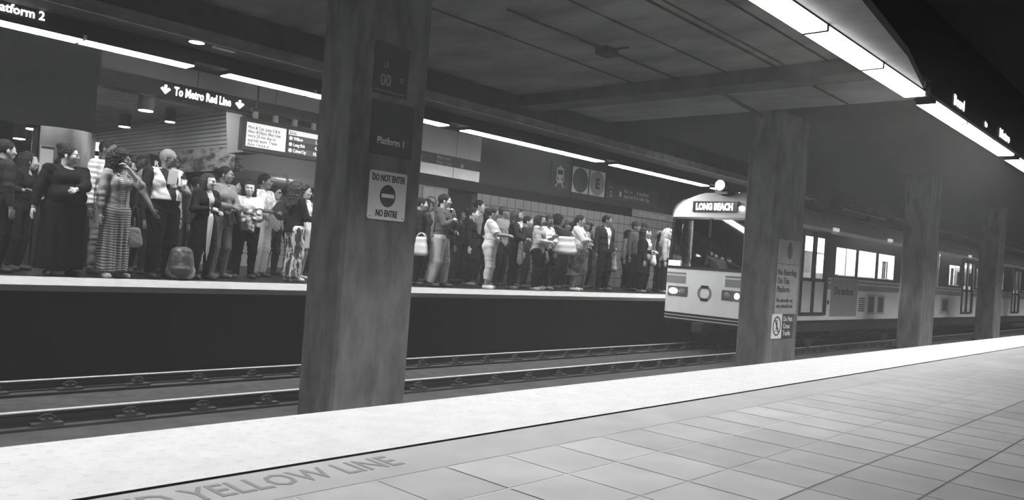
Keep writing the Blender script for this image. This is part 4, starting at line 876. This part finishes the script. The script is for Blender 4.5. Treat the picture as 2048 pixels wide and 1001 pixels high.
    if layer:
        kind_, lv = layer[0], layer[1]; t = {'jacket': .021, 'coat': .023, 'vest': .020, 'cardigan': .018, 'denim': .020}[kind_]; hem = {'jacket': .47, 'coat': .30, 'vest': .52, 'cardigan': .44, 'denim': .54}[kind_] * H
        if len(layer) > 2: hem = layer[2] * H
        P = torso(t) + (arms(t * .8, .97) if kind_ != 'vest' else [])
        if hem < .45 * H: P += [rc((0, s * .03 * H, .5 * H), (0, s * .035 * H, hem), .075 * H * g + t, .085 * H * g + t, .04) for s in (-1, 1)]
        ow = layer[3] if len(layer) > 3 else .030
        def cutf(X, Y, Z):
            wdt = ow * H * (.35 + 1.4 * np.clip((Z / H - .60) / .24, 0, 1) * .8 + .9 * np.clip((.56 - Z / H) / .2, 0, 1)); front = np.minimum(wdt - np.abs(Y), X - .02)
            nk = .050 * H - np.sqrt((X - .012 * H) ** 2 + Y ** 2 + ((Z - .862 * H) * 1.2) ** 2)
            c = np.maximum(np.maximum(hem - Z, front), nk)
            if kind_ == 'vest': c = np.maximum(c, np.abs(Y) - sw * 1.06 - .012)
            return c
        v_, f_ = surf(P, h, cut=cutf, disp=folds(.0065, 26, 11, ph + 1)); ob = mesh_np({'jacket': 'jacket', 'coat': 'coat', 'vest': 'vest', 'cardigan': 'cardigan', 'denim': 'jacket'}[kind_], [(v_, f_)], gm(lv, 'coat'), T)
        if kind_ in ('jacket', 'denim', 'coat'):
            m = [rc(tr((-.030 * H, s * .050 * H, .845 * H)), tr((.055 * H, s * .042 * H, .80 * H)), .016, .012, .02) for s in (-1, 1)] + [rc(tr((-.030 * H, .05 * H, .845 * H)), tr((-.030 * H, -.05 * H, .845 * H)), .016, .016, .02)]
            v_, f_ = surf(m, .009); mesh_np('collar', [(v_, f_)], gm(lv, 'coat'), T)
    if belt:
        m = torso(.024, .03)[:2]; v_, f_ = surf(m, .012, cut=lambda X, Y, Z: np.abs(Z - .575 * H) - .018); mesh_np('belt', [(v_, f_)], BLACK, T)
    # ---- shoes
    for s in (-1, 1):
        a = ank[s]; ft = R(12) * s; dx, dy = math.cos(ft), math.sin(ft); sm = mat('shoe_%d' % int(shoe * 100), shoe, .5, spec=.4); zz = a[2] - .042 * H
        P = [rc((a[0] - .012 * dx * 2, a[1] - .01 * dy, .045), (a[0] + .02 * dx, a[1] + .02 * dy, .055), .036, .034, .03), rc((a[0] - .03 * dx, a[1] - .03 * dy, .034), (a[0] + .14 * H / 1.7 * dx, a[1] + .14 * dy, .030), .034, .030, .03), rc((a[0] + .08 * dx, a[1] + .08 * dy, .032), (a[0] + .15 * H / 1.7 * dx, a[1] + .15 * dy, .028), .036, .034, .03)]
        v_, f_ = surf(P, .010, cut=lambda X, Y, Z: .0025 - Z + 0 * X); o = mesh_np('shoe', [(v_, f_)], sm, T)
    info = dict(T=T, wr=wr, eb=eb, sh=sh, H=H, hp=hp, tr=tr, g=g, yaw=yaw, x=x, y=y, mk=lambda nm, prims, mt, hh=.010, **k: mesh_np(nm, [surf(prims, hh, **k)], mt, T), hm=shaped)
    return info
def world(I, p):
    c, s = math.cos(R(I['yaw'])), math.sin(R(I['yaw'])); return Vector((I['x'] + c * p[0] - s * p[1], I['y'] + s * p[0] + c * p[1], p[2]))
def glasses(I):
    m = MB()
    for s in (-1, 1): m.ext([(s * .032 + .024 * math.cos(a) , .002 + .017 * math.sin(a)) for a in [k * math.pi / 6 for k in range(12)]], .096, .104, 'yz'); m.tube([(.098, s * .054, .004), (.0, s * .084, .004)], .003, 5)
    m.box(.098, .104, -.012, .012, .002, .008); m.v = [tuple(I['hp'](q)) for q in m.v]; return m.build('sunglasses', BLACKG, I['T'])
# ---- carried things
def bag(name, label, cat, loc, w, h_, d, rz, m, strap=None, sr=.012, soft=.03, tilt=0):
    """soft bag: rounded body widening to its base, and a strap or a pair of handles"""
    t = empty(name, loc, label, cat, None, R(rz))
    P = [rc((0, -w * .5 + soft, -h_ + soft), (0, w * .5 - soft, -h_ + soft), soft + d * .25, soft + d * .25, .03)]
    P += [rc((0, -w * .44 + soft, -h_ * .55), (0, w * .44 - soft, -h_ * .55), soft + d * .2, soft + d * .2, .05), rc((0, -w * .42 + soft, -soft), (0, w * .42 - soft, -soft), soft * .7 + d * .12, soft * .7 + d * .12, .05)]
    n = 5
    for i in range(n + 1):
        yy = (-w * .5 + soft) + (w - 2 * soft) * i / n; P.append(rc((0, yy, -h_ + soft), (0, yy * .86, -soft), soft * .8 + d * .25, soft * .5 + d * .1, .04))
    v, f = surf(P, .010, disp=folds(.003, 30, 20, w * 50)); mesh_np('bag_body', [(v, f)], m, t)
    if strap:
        for y0 in ((-1, 1) if strap[0] == 'handles' else (1,)):
            L = strap[1]; pts = [(y0 * d * .2 if strap[0] == 'handles' else 0, w * .36 * math.cos(math.pi * k / 10), -.02 + L * math.sin(math.pi * k / 10)) for k in range(11)]
            MB().tube(pts, sr, 6).build('strap', mat('strap_dark', .03, .6) if strap[-1] == 'dark' else m, t, True)
    return t
VW = lambda x, y: math.degrees(math.atan2(y, x))       # bearing from which the photograph looks at a spot
def PS(x, y, psi): return VW(x, y) + 180 + psi          # psi: 0 faces the photographer, 90 shows a profile turned right

# ------------------------------------------------------------------ the crowd on the far platform
def W_(I, p): return world(I, p)
zeb = mat('bold_pattern', .05, .8, v2=.62, scale=14, stretch=(1, 1, .30), sharp=(.47, .53)); camo = mat('leaf_pattern', .03, .8, v2=.20, scale=11, sharp=(.42, .58))
plaid = stripes('plaid_cloth', .30, .60, 14, 2, .5, wob=.02); printed = mat('printed_cloth', .34, .8, v2=.62, scale=22, sharp=(.40, .55)); floral = mat('floral_cloth', .04, .8, v2=.45, scale=9, sharp=(.45, .55))
skirtm = stripes('striped_skirt', .05, .36, 30, 2, .5, wob=.10, blend=.18); tri = stripes('striped_top', .12, .5, 40, 2, .5)
jeans = mat('blue_jeans', .14, .8, var=.35, scale=6, stretch=(1, 1, .5)); camoP = mat('patch_sweater', .10, .8, v2=.35, scale=14, sharp=(.45, .55)); khaki = mat('khaki', .36, .85, var=.15, scale=7)
D = {}
def P(n, x, y, H, psi, hp_=None, **k):
    yaw = PS(x, y, psi); hd = 0 if hp_ is None else hp_ - psi
    D[n] = person(n, x, y, H, yaw, head=hd, **k); return D[n]
# --- group before the hall, to the big column
P('edge', 2.93, 11.15, 1.62, 110, 110, sex='m', skin='mid', g=1.1, la='hold', ra='down', hair='short', top=('shirt', .10), layer=('jacket', .05), bottom=('pants', .03), label='person in a dark jacket cut off by the picture edge, facing the train')
P('bend', 3.30, 11.75, 1.56, 60, 95, sex='f', skin='mid', g=1.0, la='hold', ra='down', hair='long', top=('sweater', .025), bottom=('pants', .03), label='person all in black with long dark hair beside the large woman in the black dress', lean=8)
P('large', 3.55, 10.86, 1.63, 25, 75, sex='f', skin='pale', g=1.55, la=((.16, -.02, .66), (0, 1, -.6), 35), ra='down', hair='tuft', top=('blouse', .02, .97), bottom=('maxi', .018), shoe=.03, label='large woman in a long black dress with short dark hair, one hand on her waist')
P('tall', 4.24, 11.50, 1.84, 50, 60, sex='m', skin='dark', hair='buzz', hairv=.02, top=('shirt', plaid), bottom=('pants', jeans), label='tall dark-skinned man in a plaid shirt behind the woman in the striped skirt')
I = P('denim', 4.13, 10.74, 1.65, 38, 62, sex='f', skin='tan', la=((.115, -.01, .85), (.1, .9, -1), 70), ra='down', hair='curly', hairv=.03, top=('tee', tri), layer=('denim', .25, .545, .040), bottom=('maxi', skirtm), shoe=.30, label='woman in a denim jacket and long striped skirt raising a hand to her mouth', res=.010)
bag('handbag', 'grey handbag hanging beside the woman in the striped skirt', 'bag', W_(I, A_(.05, .235, .66)), .22, .22, .10, R(I['yaw']) and I['yaw'], mat('bag_grey', .16, .6), ('one', .30, 'dark'))
P('b272', 4.72, 12.05, 1.68, 60, 80, sex='f', skin='tan', hair='curly', top=('sweater', .03), bottom=('pants', .03), label='dark-haired person behind, between the denim jacket and the safety vest')
I = P('vest', 4.86, 11.02, 1.79, 35, 70, sex='m', skin='brown', g=1.22, la=((.14, .0, .70), (0, .9, -.8), 55), ra='pocket', hair='none', top=('tee', .035), layer=('vest', .60, .60, .055), bottom=('baggy', .025), shoe=.05, label='bald man in sunglasses and a pale safety vest over black clothes, holding a cup', res=.010); glasses(I)
hw_ = W_(I, I['wr'][1]); t = empty('paper_cup', hw_ + Vector((.05, -.04, .05)), 'white paper cup in the hand of the man in the safety vest', 'cup'); MB().lathe([(.030, -.06), (.040, .05)], n=16).build('cup_body', SIGNW, t, True); MB().lathe([(.043, .051), (.040, .065)], n=16).build('lid', WHITEP, t)
t = tag(MB().box(-.06, .06, -.004, .004, -.10, .10).build('paper', SIGNW), 'folded white paper held before the chest of the man in the vest', 'paper'); t.location = hw_ + Vector((-.10, -.03, .13)); t.rotation_euler = (R(8), R(6), R(-30))
P('capman', 5.50, 12.35, 1.75, 50, 70, sex='m', skin='mid', hair='cap', hairv=.05, top=('shirt', .40), layer=('jacket', .34), bottom=('pants', .05), label='man in a cap and pale jacket half hidden behind the man in the vest')
I = P('umbw', 5.44, 10.98, 1.52, 40, 55, sex='f', skin='pale', g=1.0, la='hold', ra=((.125, .045, .66), (-.2, .8, -1), 80), hair='bob', hairv=.06, top=('tee', .45), layer=('coat', .028, .30), bottom=('pants', .03), label='short woman with a fringe in a dark coat holding a furled umbrella', res=.010)
t = empty('furled_umbrella', W_(I, I['wr'][-1]) + Vector((0, -.03, 0)), 'furled pale umbrella hanging from the hand of the woman with the fringe', 'umbrella'); t.rotation_euler = (R(-2), R(3), 0)
MB().lathe([(.006, -.72), (.008, -.66), (.020, -.60), (.034, -.34), (.038, -.12), (.018, -.06)], n=14).build('canopy', mat('umbrella_pale', .55, .6, var=.12, scale=12, stretch=(3, 3, .4)), t, True); MB().lathe([(.011, -.06), (.011, .05)], n=10).build('handle', DKTXT, t)
I = P('jeansw', 5.95, 11.48, 1.70, 45, 70, sex='f', skin='brown', la='cross_low', ra='hold', hair='bun', hairv=.02, top=('sweater', .18), bottom=('tight', jeans), label='woman with tied-back hair in a grey top and tight jeans', res=.010, shoe=.12)
t = empty('draped_jacket', W_(I, A_(.17, 0, 1.02)), 'dark jacket draped over the arms of the woman in jeans', 'jacket', None, R(I['yaw'])); o = surf([rc((0, -.16, .04), (0, .18, .05), .055, .055), rc((.02, .12, 0), (.03, .22, -.26), .05, .03), rc((.0, -.1, 0), (.03, -.02, -.20), .05, .035)], .010, disp=folds(.006, 30, 20, 2)); mesh_np('jacket_cloth', [o], mat('cloth_40', .04, .85), t)
P('b465', 6.85, 12.9, 1.64, 60, 80, sex='f', skin='tan', hair='short', top=('shirt', .04), bottom=('pants', .03), label='dark-haired person behind, between the woman in jeans and the woman facing us')
I = P('centre', 6.45, 11.62, 1.54, 8, 0, sex='f', skin='pale', g=1.22, la='cross_low', ra='cross', hair='bob', hairv=.04, top=('tee', .60), bottom=('pants', .022), label='short woman in a white tee facing the camera with folded arms', res=.010)
t = empty('patterned_bundle', W_(I, A_(.20, .0, .93)), 'boldly patterned scarf bundle under the folded arms of the woman facing the camera', 'scarf', None, R(I['yaw'])); mesh_np('cloth', [surf([rc((0, -.14, .05), (0, .16, .02), .05, .06), rc((.03, 0, 0), (.04, .04, -.16), .06, .05), rc((.02, .1, .1), (.03, -.05, .12), .04, .05)], .010, disp=folds(.010, 30, 24, 4))], floral, t)
I = P('printman', 7.06, 12.25, 1.74, 55, 75, sex='m', skin='brown', g=1.05, la='hold', ra='hold', hair='short', hairv=.02, top=('shirt', printed, .45), bottom=('wide', .42), shoe=.06, label='man in a printed white shirt and pale trousers behind the woman in the white tee')
t = empty('sun_hat', W_(I, A_(.30, .05, 1.14)), 'floppy dark hat held by the man in the printed shirt', 'hat', None, R(I['yaw'])); mesh_np('brim', [surf([el((0, 0, 0), (.06, .16, .13)), el((.03, 0, .0), (.015, .2, .17))], .01, disp=folds(.006, 20, 20, 3))], mat('hat_felt', .03, .9), t)
I = P('b527', 7.72, 13.0, 1.62, 40, 60, sex='f', skin='mid', hair='short', top=('shirt', .3), bottom=('pants', .05), label='person in glasses glimpsed behind the man in the printed shirt'); glasses(I)
P('zebra', 6.98, 11.08, 1.58, 120, 120, sex='f', skin='tan', la='hold', ra='hold', hair='curly', hairv=.07, top=('blouse', .03, .97), bottom=('wide', zeb), shoe=.5, label='woman with long curly hair, black top and boldly patterned wide trousers', res=.010)
P('whitew', 7.50, 11.72, 1.61, 60, 75, sex='f', skin='tan', la='down', ra='hold', hair='tail', hairv=.03, top=('blouse', .62, .9), bottom=('skirt', .55, .33), shoe=.4, label='woman in a white dress beside the big column')
# --- group between the columns
P('dkcol', 9.68, 11.25, 1.62, 95, 95, sex='m', skin='mid', g=1.05, hair='short', top=('shirt', .06), layer=('jacket', .035), bottom=('pants', .03), label='person in dark clothes standing tight behind the big column')
t = bag('shopping_bag', 'white shopping bag held low just past the big column', 'bag', (9.50, 10.95, .88), .26, .30, .10, 10, mat('bag_white', .62, .6), ('handles', .10, 'same'), sr=.008)
P('khaki', 9.93, 10.90, 1.71, 72, 88, sex='m', skin='pale', g=1.05, la=((.12, -.01, .80), (.1, .7, -1), 70), ra='chest', hair='short', hairv=.03, top=('shirt', .14), layer=('jacket', .085, .52, .012), bottom=('baggy', khaki), shoe=.04, label='man in a dark zipped jacket and baggy khaki trousers with a hand at his chin', res=.010, step=.05)
P('b870', 11.0, 12.6, 1.70, 70, 80, sex='f', skin='brown', hair='curly', top=('shirt', .05), bottom=('pants', .03), label='dark figure behind the man in khaki trousers, before the wall map')
P('dark938', 11.32, 11.55, 1.59, 80, 88, sex='f', skin='pale', la='hold', ra='down', hair='bun', hairv=.03, top=('tee', .42), layer=('coat', .022, .34), bottom=('pants', .02), shoe=.12, label='woman in a long black coat standing alone before the dark doorway')
P('b965', 12.28, 12.35, 1.83, 70, 80, sex='m', skin='mid', hair='short', hairv=.03, top=('tee', .16), bottom=('pants', .05), label='tall short-haired man in grey behind the woman in white')
I = P('white', 10.98, 10.66, 1.57, 82, 88, sex='f', skin='tan', g=1.15, la='forward', ra='forward', hair='bun', hairv=.035, top=('tee', .66, .5), bottom=('capri', .62), shoe=.72, label='woman dressed all in white with white sneakers, arms folded in front', res=.010)
P('capgrey', 12.75, 12.05, 1.74, 60, 85, sex='m', skin='brown', g=1.1, hair='cap', hairv=.04, top=('tee', .22), bottom=('pants', .03), label='man in a dark cap and grey shirt behind the woman in white')
I = P('coatw', 11.80, 10.80, 1.60, 80, 88, sex='f', skin='mid', la='hold', ra='cross_low', hair='bob', hairv=.07, top=('tee', .3), layer=('jacket', .05, .46), bottom=('pants', .025), shoe=.25, label='woman in a dark jacket with short hair, a pale garment over her arm')
t = empty('draped_shawl', W_(I, A_(.16, -.12, .74)), 'pale grey shawl hanging from the arm of the woman in the dark jacket', 'shawl', None, R(I['yaw'])); mesh_np('cloth', [surf([rc((0, 0, .2), (0, .02, -.18), .04, .06), rc((.0, .06, .2), (.02, .1, -.12), .03, .05)], .010, disp=folds(.008, 30, 40, 5))], mat('shawl_grey', .30, .8), t)
P('b1040', 13.3, 12.1, 1.74, 70, 80, sex='f', skin='brown', hair='long', hairv=.02, top=('tee', .62), bottom=('pants', .05), label='dark-haired person in a white top behind the woman in the dark jacket')
I = P('tied', 12.33, 10.62, 1.55, 75, 82, sex='f', skin='tan', g=1.05, la='cross_low', ra='hold', hair='long', hairv=.03, top=('sweater', .40), bottom=('pants', .022), shoe=.3, label='woman in a pale sweater with long dark hair and crossed arms')
bag('handbag', 'dark handbag at the hip of the woman in the pale sweater', 'bag', W_(I, A_(.10, .26, .80)), .24, .20, .11, I['yaw'], mat('bag_dark', .035, .4), ('one', .22, 'dark'))
P('dk1090', 13.05, 11.0, 1.59, 55, 45, sex='f', skin='dark', g=1.05, la='cross_low', ra='chest', hair='long', hairv=.018, top=('tee', .66), layer=('cardigan', .50, .50, .08), bottom=('pants', .03), shoe=.3, nod=12, label='dark-skinned woman in white with long black hair looking down at a black phone')
t = tag(MB().box(-.04, .04, -.006, .006, -.08, .08).build('phone', BLACKG, bevel=.004), 'black phone in the hands of the woman looking down', 'phone'); t.location = W_(D['dk1090'], A_(.22, -.02, 1.10)); t.rotation_euler = (R(60), 0, R(20))
I = P('b1125', 14.3, 11.75, 1.68, 80, 85, sex='f', skin='brown', g=1.1, hair='afro', hairv=.02, top=('sweater', .03), bottom=('pants', .022), label='person with full dark hair and black clothes behind the white tote bag')
I = P('dress', 13.95, 10.86, 1.68, 78, 88, sex='f', skin='tan', g=1.28, la='cross', ra='cross', hair='tail', hairv=.03, top=('blouse', .60, .9), bottom=('maxi', camo, .20), shoe=.75, label='woman in a white top and long patterned skirt with white sneakers, arms crossed', res=.010)
bag('tote_bag', 'big white tote bag behind the woman in the patterned skirt', 'bag', (13.52, 10.86, 1.16), .46, .34, .14, I['yaw'] + 80, mat('bag_white', .62, .6), ('handles', .16, 'dark'), sr=.008)
P('m1180', 15.7, 12.05, 1.68, 65, 75, sex='m', skin='brown', la='hold', ra='hold', hair='cap', hairv=.03, top=('sweater', camoP), bottom=('pants', jeans), label='man in a patterned sweater and jeans behind the woman in the patterned skirt')
P('b1170', 15.0, 12.75, 1.66, 70, 80, sex='f', skin='brown', hair='curly', top=('sweater', .05), bottom=('pants', .04), label='dark-haired person far back beneath the letter E badge')
P('leather', 15.42, 11.2, 1.80, 45, 88, sex='m', skin='brown', g=1.12, la='pocket', ra='down', hair='buzz', hairv=.02, top=('shirt', .55), layer=('jacket', .040, .47, .035), bottom=('pants', .025), shoe=.04, label='man in a dark leather jacket open over a white shirt')
I = P('m1245', 16.9, 12.3, 1.66, 70, 82, sex='m', skin='tan', la='hold', ra='hold', hair='short', hairv=.03, top=('tee', .3), layer=('jacket', .15, .50, .012), bottom=('pants', jeans), label='man in a grey jacket and jeans holding a grey bag')
bag('shopping_bag', 'grey shopping bag carried by the man in the grey jacket', 'bag', W_(I, A_(.24, .02, .86)), .30, .36, .12, I['yaw'] + 60, mat('bag_midgrey', .30, .6), ('handles', .08, 'same'), sr=.008)
P('beanie', 17.55, 11.8, 1.80, 60, 60, sex='m', skin='brown', hair='beanie', hairv=.02, top=('sweater', .04), bottom=('pants', .03), label='man in a dark beanie standing behind the woman in canvas shoes')
P('capd', 18.5, 12.2, 1.84, 50, 60, sex='m', skin='dark', hair='cap', hairv=.03, top=('sweater', .06), bottom=('pants', .03), label='dark-skinned man in a cap beside the man in the beanie')
P('conv', 16.72, 11.0, 1.60, 100, 95, sex='f', skin='mid', la='hold', ra='down', hair='bob', hairv=.03, top=('sweater', .03), layer=('coat', .025, .30), bottom=('pants', .022), shoe=.10, label='woman in a long black coat and canvas shoes near the train')
I = P('w1287', 17.32, 11.3, 1.62, 65, 85, sex='f', skin='tan', la='hold', ra='hold', hair='bun', hairv=.03, top=('tank', .55), bottom=('pants', .03), label='woman in a pale sleeveless top beside the curly-haired woman')
bag('handbag', 'white handbag carried between the black coat and the curly-haired woman', 'bag', W_(I, A_(.22, .0, .94)), .28, .22, .12, I['yaw'] + 40, mat('bag_white', .62, .6), ('one', .14, 'same'))
I = P('curly', 18.0, 11.1, 1.66, 80, 75, sex='f', skin='pale', g=1.05, la='down', ra='down', hair='curly', hairv=.42, top=('sweater', .33), bottom=('pants', .05), shoe=.3, label='woman with curly blonde hair and a grey sweater close to the train')
bag('handbag', 'black handbag on the arm of the curly-haired woman', 'bag', W_(I, A_(.15, -.20, .92)), .28, .22, .12, I['yaw'], mat('bag_dark', .035, .4), ('one', .2, 'dark'))
P('b1325', 19.2, 12.1, 1.68, 75, 75, sex='f', skin='pale', hair='bob', hairv=.3, top=('sweater', .35), bottom=('pants', .06), label='fair-haired person partly hidden behind the curly-haired woman')
P('b1318', 19.9, 11.5, 1.66, 80, 80, sex='m', skin='mid', hair='short', hairv=.1, top=('shirt', .3), bottom=('pants', .06), label='person in a pale shirt in the thick of the crowd near the train front')
I = P('jk', 19.35, 10.95, 1.74, 60, 80, sex='m', skin='tan', la='pocket', ra='hold', hair='short', hairv=.03, top=('tee', .5), layer=('jacket', .42, .52, .012), bottom=('pants', .04), label='man in a pale jacket next to the train windshield')
# backpack on the floor
t = empty('backpack', (5.02, 10.72, 0), 'full dark backpack with grey pockets resting at the platform edge', 'backpack', None, R(-115))
mesh_np('pack_body', [surf([rc((0, -.06, .12), (-.02, -.05, .35), .13, .10, .06), rc((0, .06, .12), (-.02, .05, .35), .13, .10, .06)], .010, disp=folds(.007, 24, 20, 1), cut=lambda X, Y, Z: .002 - Z)], mat('pack_dark', .06, .6, v2=.30, scale=6, sharp=(.5, .62)), t)
mesh_np('front_pocket', [surf([rc((.11, -.06, .13), (.11, .06, .13), .07, .07, .03)], .010, disp=folds(.004, 30, 20, 6), cut=lambda X, Y, Z: .03 - Z)], mat('pack_pocket', .035, .6), t)
MB().box(.178, .184, -.06, .06, .165, .18).build('piping', mat('piping_pale', .35, .5), t); MB().tube([(-.06, .04, .43), (-.06, .02, .47), (-.06, -.02, .47), (-.06, -.04, .43)], .009, 6).build('loop', BLACK, t, True)

# a few more heads and dark bodies in the depth of the crowd
P('f1', 12.35, 13.0, 1.62, 70, 80, sex='f', skin='brown', hair='bob', top=('sweater', .05), bottom=('pants', .04), label='person in dark clothes against the tiles behind the tall man in grey', res=.014)
P('f2', 14.2, 12.9, 1.60, 70, 80, sex='m', skin='tan', hair='short', top=('shirt', .12), bottom=('pants', .04), label='short person in a grey shirt against the tiles behind the full dark hair', res=.014)
P('f3', 16.3, 12.95, 1.66, 70, 80, sex='f', skin='brown', hair='long', top=('sweater', .04), bottom=('pants', .04), label='long-haired person against the tiles behind the leather jacket', res=.014)
P('f4', 17.9, 12.95, 1.64, 70, 80, sex='m', skin='mid', hair='short', top=('shirt', .08), bottom=('pants', .04), label='person in a dark shirt against the tiles behind the beanie', res=.014)
P('f5', 18.9, 12.95, 1.66, 70, 80, sex='f', skin='tan', hair='bob', hairv=.05, top=('sweater', .2), bottom=('pants', .04), label='person in a grey sweater against the tiles behind the dark-skinned man in a cap', res=.014)
P('f6', 20.4, 12.4, 1.70, 70, 80, sex='m', skin='tan', hair='short', top=('shirt', .25), bottom=('pants', .05), label='farthest person of the crowd, beside the windshield of the train', res=.014)
P('f7', 2.9, 12.6, 1.66, 80, 90, sex='m', skin='brown', hair='short', top=('sweater', .03), bottom=('pants', .02), label='person in dark clothes deep behind the long dark hair', res=.014)
P('f8', 6.25, 12.95, 1.60, 60, 80, sex='m', skin='brown', hair='short', top=('sweater', .04), bottom=('pants', .03), label='person in a dark sweater before the round duct behind the woman in jeans', res=.014)
P('f9', 8.45, 12.9, 1.66, 60, 80, sex='f', skin='tan', hair='long', top=('tee', .4), bottom=('pants', .04), label='long-haired person behind the woman in the white dress', res=.014)

Q = [(3.95, 12.2, 1.60, 'f', 'long', .03, 'dark figure between the large woman and the plaid shirt'), (5.15, 12.8, 1.66, 'm', 'short', .04, 'dark figure deep behind the bald man in the vest'), (5.0, 11.85, 1.58, 'f', 'bob', .025, 'short dark-clothed person right behind the bald man'),
     (6.3, 12.2, 1.55, 'f', 'bob', .04, 'short person in black behind the woman in jeans'), (7.75, 12.4, 1.5, 'f', 'bun', .03, 'short person in black behind the long curly hair'),
     (11.95, 11.7, 1.58, 'f', 'bob', .03, 'person in black directly behind the woman in white'), (12.95, 11.5, 1.56, 'm', 'short', .05, 'person in black between the pale sweater and the white tee'), (14.75, 11.5, 1.56, 'f', 'long', .03, 'person in black close behind the white top and patterned skirt'),
     (15.0, 12.1, 1.62, 'm', 'cap', .05, 'capped person in dark clothes behind the patterned sweater'), (16.3, 11.75, 1.60, 'm', 'short', .09, 'person in a dark grey top just past the leather jacket'), (16.35, 12.4, 1.64, 'f', 'curly', .03, 'curly-haired person in black just past the leather jacket'),
     (18.45, 11.55, 1.60, 'f', 'long', .04, 'long-haired person in black behind the curly-haired woman'), (18.75, 11.05, 1.64, 'm', 'short', .20, 'person in grey between the curly hair and the pale jacket'), (10.65, 11.7, 1.64, 'm', 'short', .03, 'dark figure between the khaki trousers and the long black coat'), (10.1, 12.4, 1.66, 'f', 'curly', .03, 'dark figure with full hair behind the hand-on-chin man')]
for i, (x_, y_, h_, sx_, hr_, tv_, lb_) in enumerate(Q):
    P('q%d' % i, x_, y_, h_, 65 + 5 * (i % 4), 82, sex=sx_, skin=('mid', 'tan', 'brown')[i % 3], hair=hr_, top=('sweater' if i % 2 else 'shirt', tv_), bottom=('pants', .03), g=1.05, la='hold' if i % 3 else 'down', label=lb_, res=.014)

# ------------------------------------------------------------------ thin volume added to lift the dark tones
if True:
    hm = bpy.data.materials.new('fill_haze'); hm.use_nodes = True; nt = hm.node_tree; nt.nodes.clear()
    o_ = nt.nodes.new('ShaderNodeOutputMaterial'); vsn = nt.nodes.new('ShaderNodeVolumeScatter'); vsn.inputs['Density'].default_value = 0.0038; vsn.inputs['Color'].default_value = (.95, .95, .95, 1)
    nt.links.new(vsn.outputs[0], o_.inputs['Volume'])
    hz = MB().box(X0 - .1, 13.03, -4.9, 13.5, -1.03, 3.6).build('fill_haze', hm); tag(hz, 'thin scattering volume added to lighten the dark tones', 'fill_haze', None, 'stuff')
